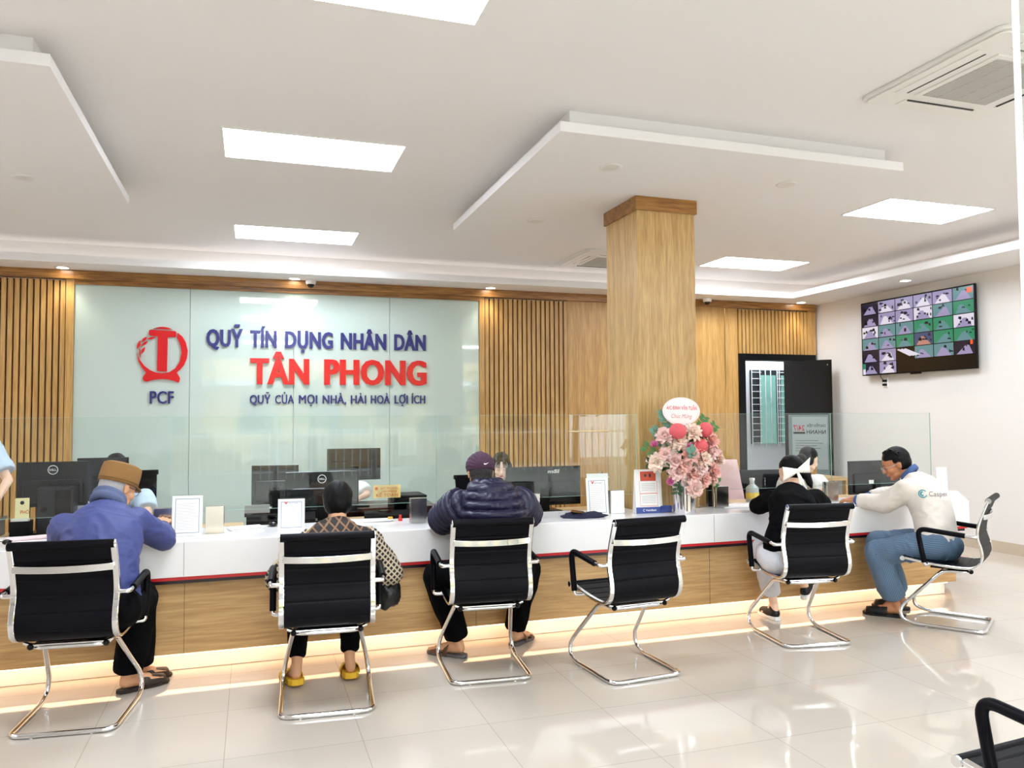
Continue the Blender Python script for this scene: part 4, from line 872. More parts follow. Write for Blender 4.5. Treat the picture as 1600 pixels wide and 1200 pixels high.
def frame(fwd, up=(0, 0, 1)):
    f = V3(fwd).normalized(); u = V3(up); x = f.cross(u).normalized(); z = x.cross(f).normalized(); return rotm(x, f, z)
def torso(mb, P, C, N, xax, W, g=0):
    """ellipsoids along the pelvis - chest - neck curve; W rows: t, half width, half depth"""
    P, C, N = V3(P), V3(C), V3(N); xax = V3(xax).normalized()
    ts = [r_[0] for r_ in W]; K = 22
    for k in range(K+1):
        t = ts[-1]*k/K; w = float(np.interp(t, ts, [r_[1] for r_ in W])); d = float(np.interp(t, ts, [r_[2] for r_ in W]))
        q = P*(1-t)**2+C*2*t*(1-t)+N*t*t; dr = ((C-P)*(1-t)+(N-C)*t).normalized()
        x = (xax-dr*xax.dot(dr)).normalized(); y = dr.cross(x)
        mb.ball(q, w+g, d+g, .06, rot=rotm(x, y, dr), nu=28, nv=14)
TM = [(0, .165, .118), (.14, .162, .115), (.28, .15, .11), (.42, .148, .108), (.56, .158, .113), (.70, .168, .115), (.84, .150, .10), (.95, .10, .075)]
def hand(mb, wr, d, n, side, curl=.35, s=1.0, spread=.06):
    """wr wrist, d finger direction, n back-of-hand normal, side = +1/-1 thumb side along across axis"""
    wr = V3(wr); d = V3(d).normalized(); n = V3(n); n = (n-d*n.dot(d)).normalized(); ac = d.cross(n).normalized()
    R3 = rotm(ac, d, n)
    mb.ball(wr+d*.042*s, .037*s, .05*s, .0145*s, rot=R3, nu=18, nv=12); mb.ball(wr+d*.070*s, .038*s, .026*s, .0125*s, rot=R3); cap(mb, wr-d*.01, wr+d*.03*s, .026*s, .024*s)
    for i, (L, off) in enumerate(((.068, -.0315), (.078, -.0105), (.073, .0105), (.056, .0315))):
        if side < 0: off = -off
        b = wr+d*(.084-.006*abs(i-1.2))*s+ac*off*s; a = 0; p = b; rr0 = .0088*s
        dd = (d+ac*(off*spread/.03)).normalized()
        for k, q in enumerate((.45, .32, .23)):
            a += curl*(.6+.35*k); v = dd*math.cos(a)-n*math.sin(a); e = p+v*L*s*q*1.05
            cap(mb, p, e, rr0, rr0*.9); p = e; rr0 *= .9
    t0 = wr+d*.022*s-ac*side*.024*s*(1)-n*.004; v = (d*.62-ac*side*.62-n*.35).normalized()
    t1 = t0+v*.042*s; v2 = (d*.85-ac*side*.25-n*.35).normalized(); t2 = t1+v2*.034*s
    cap(mb, t0, t1, .0125*s, .0105*s); cap(mb, t1, t2, .0105*s, .0085*s)
def head(mb, c, F, s=1.0, female=False, ears=True):
    c = V3(c)
    def p(x, y, z): return c+F @ V3((x*s, y*s, z*s))
    def el(x, y, z, a, b_, d_, tilt=0):
        r = F @ Matrix.Rotation(tilt, 3, 'X'); mb.ball(p(x, y, z), a*s, b_*s, d_*s, rot=r, nu=22, nv=14)
    jw = .9 if female else 1.0
    el(0, -.018, .035, .073, .090, .080); el(0, .012, .02, .068, .078, .080); el(0, .026, -.025, .060*jw, .060, .078); el(0, .030, -.068, .045*jw, .045, .040); el(0, .062, -.095, .021*jw, .020, .016)
    el(0, -.02, -.03, .055, .06, .06)
    for q in (-1, 1):
        el(q*.036, .055, -.028, .026, .028, .030); el(q*.030, .071, .004, .017, .014, .011); el(q*.038*jw, .028, -.072, .022, .035, .022)
        if ears:
            el(q*.074, -.008, -.006, .008, .018, .030, -.15); el(q*.079, -.014, .004, .006, .015, .022, -.15)
        el(q*.010, .094, -.032, .0085, .010, .0075)
    cap(mb, p(-.030, .077, .026), p(.030, .077, .026), .011*s, .011*s)
    cap(mb, p(0, .084, .012), p(0, .104, -.024), .0075*s, .0110*s); el(0, .102, -.029, .011, .010, .009)
    el(0, .083, -.055, .024, .012, .0085); el(0, .0865, -.0555, .0185, .0095, .0048); el(0, .0835, -.0655, .0165, .010, .0062)
SKINT = {'light': (238, 196, 168), 'mid': (214, 160, 122), 'tan': (190, 128, 90), 'pale': (244, 208, 184)}
SK = {k: mat('skin_'+k, v, .5, bump=.04, bscale=120) for k, v in SKINT.items()}
for m in SK.values():
    m.node_tree.nodes['Principled BSDF'].inputs['Subsurface Weight'].default_value = .12; m.node_tree.nodes['Principled BSDF'].inputs['Subsurface Radius'].default_value = (.02, .008, .004)
LIP = mat('lips', (192, 96, 88), .4); HAIR = mat('black_hair', (7, 6, 7), .5, spec=.2, bump=.25, bscale=200); GREY = mat('grey_hair', (176, 170, 172), .6, bump=.6, bscale=160)
BROW = mat('brow', (36, 26, 24), .7)
class Person:
    def __init__(s, label, **k):
        s.k = k; s.label = label; s.mb = MB(); s.parts = []
    def limb(s, pts, rs): chain(s.mb, pts, rs)
    def finish(s, skin, voxel=.006, smooth=3, hd=None, lips=True):
        me = remesh(s.mb, voxel, smooth); me.materials.append(SK[skin]); me.materials.append(LIP)
        if hd and lips:
            c, F, sc_ = hd; q = (coords(me)-np.array(c)) @ np.array(F)/sc_
            poly = np.empty(len(me.polygons)*3); me.polygons.foreach_get('center', poly); poly = (poly.reshape(-1, 3)-np.array(c)) @ np.array(F)/sc_
            w = (poly[:, 0]/.021)**2+((poly[:, 2]+.0600)/.0105)**2
            idx = ((w < 1) & (poly[:, 1] > .078)).astype(int); me.polygons.foreach_set('material_index', idx)
        o = link('person', me, None, label=s.label, cat='person'); s.o = o; return o
    def part(s, name, mb, m, voxel=.009, smooth=5, fn=None):
        me = remesh(mb, voxel, smooth)
        if fn: setco(me, fn(coords(me), normals(me)))
        for q in (m if isinstance(m, (list, tuple)) else [m]): me.materials.append(q)
        return link(name, me, s.o)
def folds(amp=.006, sc_=9, seed=0, stretch=(1, 1, 1)):
    def f(co, no):
        out = co.copy()
        for i in range(len(co)):
            c_ = V3(co[i]*stretch)
            w = V3((noise.noise(c_*5+V3((seed, 9, 1))), noise.noise(c_*5+V3((3, seed, 7))), noise.noise(c_*5+V3((5, 2, seed)))))*.10
            p = c_+w; a = 1-abs(noise.noise(V3((p.x*sc_*1.1, p.y*sc_*1.1, p.z*sc_*.9))+V3((seed, 0, 0))))*2.6; b = 1-abs(noise.noise(V3(((p.x+p.z)*sc_*1.3, p.y*sc_*.7, (p.z-p.x)*sc_*.6))+V3((0, seed, 4))))*2.6
            out[i] += no[i]*amp*(.6*a+.7*max(a, b))
        return out
    return f
def seg_fold(segs, amp, period, pw=.6, extra=None, base=0):
    """quilting: ridges perpendicular to the nearest bone segment"""
    A = [(np.array(a), np.array(b)) for a, b in segs]
    def f(co, no):
        best = np.full(len(co), 1e9); L = np.zeros(len(co))
        for k, (a, b) in enumerate(A):
            d = b-a; l = np.linalg.norm(d); t = ((co-a) @ d)/l/l; tc_ = np.clip(t, 0, 1); dist = np.linalg.norm(co-(a+tc_[:, None]*d), axis=1)
            if k == 0: dist -= .10
            m_ = dist < best; best[m_] = dist[m_]; L[m_] = (t*l)[m_] if k else (co[:, 2])[m_]
        r = np.abs(np.sin(np.pi*(L)/period))**pw
        out = co+no*(amp*(r-.5))[:, None]
        return extra(out, no) if extra else out
    return f
def eyes(o, c, F, s, closed=False, brows=True, look=0):
    c = V3(c)
    P = lambda x, y, z: c+F @ V3((x*s, y*s, z*s))
    for q in (-1, 1):
        if closed:
            pts = [P(q*.030+u*.014, .0845+(1-u*u)*.002, .0005-(1-u*u)*.0045) for u in (-1, -.5, 0, .5, 1)]
            MB().tube(pts, .0016*s, 6).build('eyelash', BROW, o, smooth=True)
        else:
            e = MB().ball(P(q*.030, .0745, .003), .0115*s, nu=16, nv=10).build('eye', mat('eye_white', (236, 232, 228), .2), o, smooth=True)
            MB().ball(P(q*.030, .0845, .002), .0045*s, .0025*s, .0045*s, rot=F, nu=14, nv=8).build('iris', mat('iris', (34, 22, 18), .15), e, smooth=True)
            MB().tube([P(q*.030+u*.014, .0845, .006+(1-u*u)*.004) for u in (-1, -.5, 0, .5, 1)], .0014*s, 6).build('eyelash', BROW, o, smooth=True)
        if brows: MB().tube([P(q*(.014+u*.034), .0885-u*u*.012, .0235+.006*math.sin(u*2.4)) for u in (0, .25, .5, .75, 1)], [.0018*s, .003*s, .003*s, .0024*s, .0012*s], 6, ry=.6).build('eyebrow', BROW, o, smooth=True)
def hair_shell(c, F, s, back=.0, low=-.05, grow=.012, front=.055, extra=None):
    """skull-shaped hair volume, kept off the face"""
    mb = MB(); c = V3(c)
    P = lambda x, y, z: c+F @ V3((x*s, y*s, z*s))
    mb.ball(P(0, -.024, .040), (.073+grow)*s, (.088+grow)*s, (.080+grow)*s, rot=F, nu=26, nv=18)
    mb.ball(P(0, -.040, .0), (.068+grow)*s, (.066+grow)*s, (.070+grow)*s, rot=F, nu=26, nv=18)
    if low < -.06: mb.ball(P(0, -.045, low*.6), (.062+grow)*s, (.05+grow)*s, .05*s, rot=F)
    if extra: extra(mb, P)
    return mb
def carve(c, F, s, line):
    """push the hair surface under the skin in front of the hairline: line(x,z)-> max y allowed"""
    c = np.array(c); Fm = np.array(F)
    def f(co, no):
        q = (co-c) @ Fm/s
        y = line(q[:, 0], q[:, 2]); q[:, 1] = np.where(q[:, 1] > y, y+(q[:, 1]-y)*.02, q[:, 1])
        out = q*s @ Fm.T+c
        for i in range(len(out)):
            p = V3((q[i, 0]*70, q[i, 1]*18, q[i, 2]*18)); out[i] += no[i]*.0035*noise.noise(p)
        return out
    return f
def arm(pr, sh, el, wr, hd, hn, side, s=1, curl=.35, do_hand=True):
    chain(pr.mb, [sh, el, wr], [.046*s, .037*s, .026*s])
    if do_hand: hand(pr.mb, wr, hd, hn, side, curl, s)
def leg(pr, hip, kn, an, heel, toe, s=1):
    hip, kn, an, heel, toe = map(V3, (hip, kn, an, heel, toe))
    chain(pr.mb, [hip, kn, kn*.5+an*.5, an], [.075*s, .052*s, .05*s, .034*s])
    h = heel+V3((0, 0, .034*s)); t = toe+V3((0, 0, .02*s)); d = (toe-heel).normalized(); h += d*.03*s; t -= d*.03*s
    cap(pr.mb, an, h, .034*s, .031*s); cap(pr.mb, h, h*.4+t*.6, .031*s, .032*s); cap(pr.mb, an, h*.5+t*.5, .03*s, .028*s)
    ac = d.cross(V3((0, 0, 1))).normalized()
    for i in range(5): cap(pr.mb, h*.35+t*.65+ac*(i-2)*.013*s, t+ac*(i-2)*.016*s+d*(.028-.007*abs(i-1))*s-V3((0, 0, .006*s)), .016*s, .0095*s)
def shoe_sole(o, heel, toe, w, z0, th, m, name='sole', lift=0):
    heel, toe = V3(heel), V3(toe); d = (toe-heel); L = d.length; d.normalize(); ac = d.cross(V3((0, 0, 1))).normalized(); up_ = ac.cross(d)
    prof = [(-.02, 0), (-.008, .55), (.03, .82), (.10, .80), (.16, .95), (.21, 1.0), (.255, .78), (.275, .35), (.28, 0)]
    k = (L+.02)/.28
    q = [heel+d*u*k+ac*v*w/2 for u, v in prof]+[heel+d*u*k-ac*v*w/2 for u, v in prof[-2:0:-1]]
    n = len(q); mb = MB(); mb.add([p+up_*z0 for p in q]+[p+up_*(z0+th) for p in q], [tuple(range(n))[::-1], tuple(range(n, 2*n))]+[(i, (i+1) % n, n+(i+1) % n, n+i) for i in range(n)])
    return mb.build(name, m, o, bevel=.004)
def upper_band(o, heel, toe, w, a0, a1, h, m, name='upper'):
    heel, toe = V3(heel), V3(toe); d = (toe-heel); L = d.length; d.normalize(); ac = d.cross(V3((0, 0, 1))).normalized(); up_ = ac.cross(d); mb = MB(); n = 12
    for j in range(5):
        u = a0+(a1-a0)*j/4; hh = h*(1-.35*j/4); ww = w*.5*(1.0-.12*max(0, (u-.75))*4)
        for k in range(n+1): a = math.pi*k/n; mb.v.append(tuple(heel+d*L*u+ac*ww*math.cos(a)+up_*(.012+hh*math.sin(a)**.7)))
    mb.f = [(j*(n+1)+k, j*(n+1)+k+1, (j+1)*(n+1)+k+1, (j+1)*(n+1)+k) for j in range(4) for k in range(n)]; mb.m = [0]*len(mb.f)
    b = mb.build(name, m, o, smooth=True); s_ = b.modifiers.new('thick', 'SOLIDIFY'); s_.thickness = .004; return b
def full_shoe(pr, name, heel, toe, an, m, solem, s=1):
    heel, toe, an = V3(heel), V3(toe), V3(an); d = (toe-heel).normalized(); mb = MB()
    h = heel+V3((0, 0, .046))+d*.035; t = toe+V3((0, 0, .034))-d*.045
    cap(mb, h, h*.5+t*.5, .041*s, .043*s); cap(mb, h*.5+t*.5, t, .043*s, .036*s); cap(mb, h, an-V3((0, 0, .035)), .04*s, .036*s); mb.ball(t, .041*s, .041*s, .034*s)
    b = pr.part(name, mb, m, .007, 3); shoe_sole(b, heel, toe, .088*s, 0, .026, solem); return b
def cloth(name, rgb, **k): return mat(name, rgb, k.pop('rough', .85), bump=k.pop('bump', .25), bscale=k.pop('bscale', 90), **k)
def project_decal(parent, target, mb, origin, xax, yax, name, m, lift=.007):
    """lay a flat drawing onto a curved garment"""
    dg = bpy.context.evaluated_depsgraph_get(); bv = BVHTree.FromObject(target, dg); x = V3(xax).normalized(); y = V3(yax).normalized(); z = x.cross(y); vs = []
    bm = bmesh.new(); bv_ = [bm.verts.new(p) for p in mb.v]
    for f in mb.f:
        try: bm.faces.new([bv_[i] for i in f])
        except ValueError: pass
    bmesh.ops.remove_doubles(bm, verts=bm.verts, dist=1e-6); bmesh.ops.triangulate(bm, faces=bm.faces)
    for k in range(4):
        es = [e for e in bm.edges if e.calc_length() > .009]
        if es: bmesh.ops.subdivide_edges(bm, edges=es, cuts=1); bmesh.ops.triangulate(bm, faces=bm.faces)
    for v in bm.verts:
        p = V3(origin)+x*v.co.x+y*v.co.y; hit = bv.ray_cast(p+z*.25, -z)
        v.co = (hit[0]+z*lift) if hit[0] else p
    me = bpy.data.meshes.new(name); bm.to_mesh(me); bm.free(); me.materials.append(m); return link(name, me, parent)

# ---- the man in the blue jacket and brown cap
def person_blue():
    pr = Person('person in a blue jacket and brown cap, seated with a hand on the counter')
    P, C, N = V3((-.72, 4.50, .55)), V3((-.74, 4.50, .82)), V3((-.735, 4.74, 1.0)); hc = V3((-.70, 4.84, 1.115)); F = frame((.62, .70, -.34))
    shL, shR = V3((-.93, 4.68, .925)), V3((-.60, 4.77, .935)); elL, elR = V3((-.985, 4.90, .84)), V3((-.475, 4.93, .812)); wrL, wrR = V3((-.80, 5.10, .825)), V3((-.505, 5.12, .845))
    xa = shR-shL; torso(pr.mb, P, C, N, xa, TM, -.02); cap(pr.mb, N, hc+F @ V3((0, -.03, -.04)), .052, .056)
    head(pr.mb, hc, F); arm(pr, shL, elL, wrL, (.7, .7, -.1), (0, -.2, 1), -1); arm(pr, shR, elR, wrR, (.05, .62, .40), (.1, -.5, .8), 1, curl=.6)
    knL, knR = V3((-.60, 4.95, .50)), V3((-.575, 4.84, .50)); anL, anR = V3((-.60, 4.955, .11)), V3((-.635, 4.825, .11))
    hL, tL, hR, tR = V3((-.66, 4.94, .02)), V3((-.45, 5.05, .02)), V3((-.675, 4.81, .02)), V3((-.455, 4.935, .02))
    leg(pr, P+V3((.02, .08, -.01)), knL, anL, hL, tL); leg(pr, P+V3((.08, -.06, -.01)), knR, anR, hR, tR)
    o = pr.finish('mid', .0055, 3, (hc, F, 1)); eyes(o, hc, F, 1)
    J = cloth('blue_jacket', (64, 72, 128), rough=.6, bump=.15); mb = MB(); torso(mb, P-V3((0, 0, .06)), C, N, xa, TM, .028)
    for s_, e, w in ((shL, elL, wrL), (shR, elR, wrR)):
        cap(mb, V3(N)*.55+V3(C)*.45+(s_-N)*.3-V3((0, .02, 0)), s_, .095, .078); chain(mb, [s_, e, w-(w-e)*.08], [.078, .066, .054], True, False)
    seg = [(P, N), (shL, elL), (elL, wrL), (shR, elR), (elR, wrR)]
    pr.part('jacket', mb, J, .009, 7, folds(.0055, 9, 3, (1, 1, 1.6)))
    mb = MB(); n = 24; r3 = frame((.3, .6, .6)); Cn = N+V3((.0, .015, .055))
    ring = [Cn+r3 @ V3((.078*math.cos(2*math.pi*k/n), 0, .072*math.sin(2*math.pi*k/n))) for k in range(n)]
    mb.tube([p-V3((0, .01, .012)) for p in ring], .024, 10, closed=True); mb.tube([p+V3((.004, .012, .018)) for p in ring], .018, 10, closed=True)
    pr.part('collar', mb, cloth('grey_collar', (92, 102, 136), bump=.6, bscale=200), .006, 3)
    for w, e in ((wrL, elL), (wrR, elR)): d = (w-e).normalized(); mb = MB().tube([w-d*.03, w-d*.002], [.05, .052], 20); mb.build('cuff', cloth('dark_cuff', (34, 46, 74)), o, smooth='auto')
    T = cloth('black_trousers', (8, 8, 11), rough=.9, bump=.2, spec=.1); mb = MB(); mb.ball(P-V3((0, 0, .01)), .18, .16, .12)
    for hp, k, a in ((P+V3((.02, .08, -.01)), knL, anL), (P+V3((.08, -.06, -.01)), knR, anR)): chain(mb, [hp, k, k*.45+a*.55, a+V3((0, 0, -.0))], [.105, .082, .082, .070], True, False)
    pr.part('trousers', mb, T, .009, 6, folds(.009, 8, 1, (1, 1, .5)))
    BR = mat('brown_leather_upper', (40, 28, 22), .5)
    for h, t_ in ((hL, tL), (hR, tR)): a = h-V3((0, 0, .02)); b = t_-V3((0, 0, .02)); s_ = shoe_sole(o, a, b, .1, 0, .018, mat('dark_sole', (44, 36, 34), .7), 'sandal'); upper_band(s_, a, b, .1, .42, .95, .062, BR)
    # short grey hair and the cap
    pr.part('hair', hair_shell(hc, F, 1, grow=.005), GREY, .006, 2, carve(hc, F, 1, lambda x, z: np.where(z > .02, .02, -.012)))
    mb = MB(); n = 32
    def ringp(a, b_, zz, yo=-.012): return [hc+F @ V3((a*math.cos(2*math.pi*k/n), yo+b_*math.sin(2*math.pi*k/n), zz)) for k in range(n)]
    rows = [ringp(.091, .110, .020), ringp(.094, .112, .04), ringp(.094, .112, .09), ringp(.090, .108, .122), ringp(.070, .088, .133), ringp(.03, .04, .135)]
    mb.v = [tuple(p) for r_ in rows for p in r_]; mb.f = [(j*n+k, j*n+(k+1) % n, (j+1)*n+(k+1) % n, (j+1)*n+k) for j in range(5) for k in range(n)]+[tuple(5*n+k for k in range(n))]; mb.m = [0]*len(mb.f)
    B = cloth('brown_cap_cloth', (142, 104, 58), bump=.3, bscale=150); cp = mb.build('cap', B, o, smooth='auto')
    cp.modifiers.new('thick', 'SOLIDIFY').thickness = .003
    mb = MB(); q = [hc+F @ V3((.07*math.sin(R(a)), .06+.075*math.cos(R(a)), .026-.014*math.cos(R(a)))) for a in range(-80, 81, 16)]; q2 = [hc+F @ V3((.08*math.sin(R(a)), -.01+.10*math.cos(R(a)), .030)) for a in range(-80, 81, 16)]
    m_ = len(q); mb.v = [tuple(p) for p in q+q2]; mb.f = [(i, i+1, m_+i+1, m_+i) for i in range(m_-1)]; mb.m = [0]*len(mb.f); vz_ = mb.build('visor', B, cp, smooth=True); vz_.modifiers.new('thick', 'SOLIDIFY').thickness = .004
    mb = MB().tube([hc+F @ V3((.0945*math.cos(2*math.pi*k/n), -.012+.1130*math.sin(2*math.pi*k/n), .036)) for k in range(n)], .0018, 5, closed=True); mb.build('seam', cloth('brown_seam', (104, 72, 38)), cp)
    for x in (.075, .083): MB().ball(hc+F @ V3((x, .035-(x-.075)*3, .098)), .004, nu=10, nv=6).build('eyelet', GOLD, cp)
    q = MB(); 
    for s_ in (-1, 1): q.tube([hc+F @ V3((s_*.055, .095, .004)), hc+F @ V3((s_*.073, .06, .006)), hc+F @ V3((s_*.082, -.01, .008)), hc+F @ V3((s_*.078, -.02, -.01))], .0018, 6)
    for s_ in (-1, 1): q.tube([hc+F @ V3((s_*.03+.022*math.cos(a), .098, -.003+.016*math.sin(a))) for a in [R(30*k) for k in range(12)]], .0014, 6, closed=True)
    q.build('spectacles', BLACKG, o, smooth=True)
person_blue()

# ---- woman in plaid blouse
def plaid(name, base, light, sc_, lo=.93, rot=(0, 0, 0)):
    m = bpy.data.materials.new(name); m.use_nodes = True; t = m.node_tree; L = t.links.new; b = t.nodes['Principled BSDF']; b.inputs['Roughness'].default_value = .8
    tc = t.nodes.new('ShaderNodeTexCoord'); mp = t.nodes.new('ShaderNodeMapping'); mp.inputs['Rotation'].default_value = rot; L(tc.outputs['Object'], mp.inputs[0]); outs = []
    for ax in (0, 1):
        for s2, lw in ((1, lo), (1.0, 1.1)):
            if s2 == 1.0 and lw > 1: continue
            w = t.nodes.new('ShaderNodeTexWave'); w.inputs['Scale'].default_value = sc_; w.bands_direction = 'DIAGONAL' if ax == 0 else 'X'; 
            mp2 = t.nodes.new('ShaderNodeMapping'); mp2.inputs['Rotation'].default_value = (0, R(45 if ax else 0), 0); 
            if ax == 0: w.bands_direction = 'X'; mp2.inputs['Rotation'].default_value = (0, R(-45), 0)
            L(mp.outputs[0], mp2.inputs[0]); L(mp2.outputs[0], w.inputs[0])
            g = t.nodes.new('ShaderNodeMath'); g.operation = 'GREATER_THAN'; g.inputs[1].default_value = lw; L(w.outputs[1], g.inputs[0]); outs.append(g)
    mx = t.nodes.new('ShaderNodeMath'); mx.operation = 'MAXIMUM'; L(outs[0].outputs[0], mx.inputs[0]); L(outs[1].outputs[0], mx.inputs[1])
    c = t.nodes.new('ShaderNodeMix'); c.data_type = 'RGBA'; c.inputs[6].default_value = lin(base); c.inputs[7].default_value = lin(light); L(mx.outputs[0], c.inputs[0]); L(c.outputs[2], b.inputs['Base Color']); return m
def person_plaid():
    pr = Person('person in a dark plaid blouse with patterned sleeves and yellow clogs, seen from behind'); s = .92
    P, C, N = V3((.40, 4.42, .53)), V3((.43, 4.44, .72)), V3((.475, 4.63, .875)); hc = V3((.482, 4.72, .995)); F = frame((.05, .95, -.28))
    shL, shR = V3((.31, 4.59, .80)), V3((.645, 4.60, .80)); elL, elR = V3((.165, 4.62, .60)), V3((.765, 4.62, .595)); wrL, wrR = V3((.30, 4.80, .56)), V3((.62, 4.82, .56))
    xa = shR-shL; torso(pr.mb, P, C, N, xa, TM, -.025); cap(pr.mb, N, hc+F @ V3((0, -.03, -.05)), .046, .050)
    head(pr.mb, hc, F, .96, True); arm(pr, shL, elL, wrL, (.6, .7, 0), (0, 0, 1), -1, .88); arm(pr, shR, elR, wrR, (-.6, .7, 0), (0, 0, 1), 1, .88)
    knL, knR = V3((.27, 4.84, .50)), V3((.57, 4.84, .50)); anL, anR = V3((.252, 4.63, .125)), V3((.545, 4.64, .125))
    hL, tL, hR, tR = V3((.252, 4.565, .045)), V3((.205, 4.775, .02)), V3((.545, 4.58, .045)), V3((.56, 4.80, .02))
    leg(pr, P+V3((-.08, .02, -.01)), knL, anL, hL, tL, .9); leg(pr, P+V3((.08, .02, -.01)), knR, anR, hR, tR, .9)
    o = pr.finish('mid', .006, 3, (hc, F, .96)); eyes(o, hc, F, .96)
    B = plaid('plaid_cloth', (30, 22, 20), (128, 94, 66), 7.5, .90); S = plaid('geometric_cloth', (18, 16, 16), (188, 170, 146), 13, .72)
    mb = MB(); torso(mb, P-V3((0, 0, .04)), C, N, xa, TM, .012)
    for s_ in (shL, shR): cap(mb, N*.7+C*.3, s_, .07, .068)
    pr.part('blouse', mb, B, .009, 6, folds(.006, 8, 2))
    for s_, e, w in ((shL, elL, wrL), (shR, elR, wrR)):
        mb = MB(); chain(mb, [s_, e, e*.35+w*.65], [.068, .082, .06], True, True); pr.part('sleeve', mb, S, .009, 6, folds(.008, 8, 5))
    mb = MB(); n = 24; ring = [N+V3((.062*math.cos(2*math.pi*k/n), .012+.055*math.sin(2*math.pi*k/n), .028+.012*math.sin(2*math.pi*k/n))) for k in range(n)]; mb.tube(ring, .014, 8, closed=True); mb.build('collar', S, o, smooth=True)
    T = MATS['black_trousers']; mb = MB(); mb.ball(P-V3((0, 0, .01)), .165, .14, .11)
    for hp, k, a in ((P+V3((-.08, .02, -.01)), knL, anL), (P+V3((.08, .02, -.01)), knR, anR)): chain(mb, [hp, k, k*.45+a*.55, a+V3((0, 0, .035))], [.095, .072, .062, .048], True, False)
    pr.part('trousers', mb, T, .009, 5, folds(.006, 8, 1, (1, 1, .5)))
    Y = mat('yellow_rubber', (226, 176, 40), .5)
    for h, t_ in ((hL, tL), (hR, tR)): a = h-V3((0, 0, .042)); b = t_-V3((0, 0, .02)); a.z = .018; b.z = .001; s_ = shoe_sole(o, a, b, .112, 0, .034, Y, 'clog'); upper_band(s_, a, b, .112, .36, .98, .066, Y)
    pr.part('hair', hair_shell(hc, F, .96, grow=.019, low=-.05), HAIR, .007, 3, carve(hc, F, .96, lambda x, z: np.where(z > .055, .05, -.012)))
    # dark bag in her lap side
    t = thing('handbag', 'black crinkled handbag hanging beside the plaid-blouse woman', 'bag', (.76, 4.62, .475))
    mb = MB().ball((0, 0, 0), .065, .05, .085); me = remesh(mb, .008, 2); setco(me, folds(.016, 16, 4)(coords(me), normals(me))); me.materials.append(mat('crinkled_black', (16, 16, 18), .35)); link('bag_body', me, t)
    MB().tube(catmull([(-.03, 0, .07), (-.02, .0, .11), (.02, 0, .11), (.03, 0, .07)], 5), .005, 8).build('handle', MATS['crinkled_black'], t, smooth=True)
person_plaid()

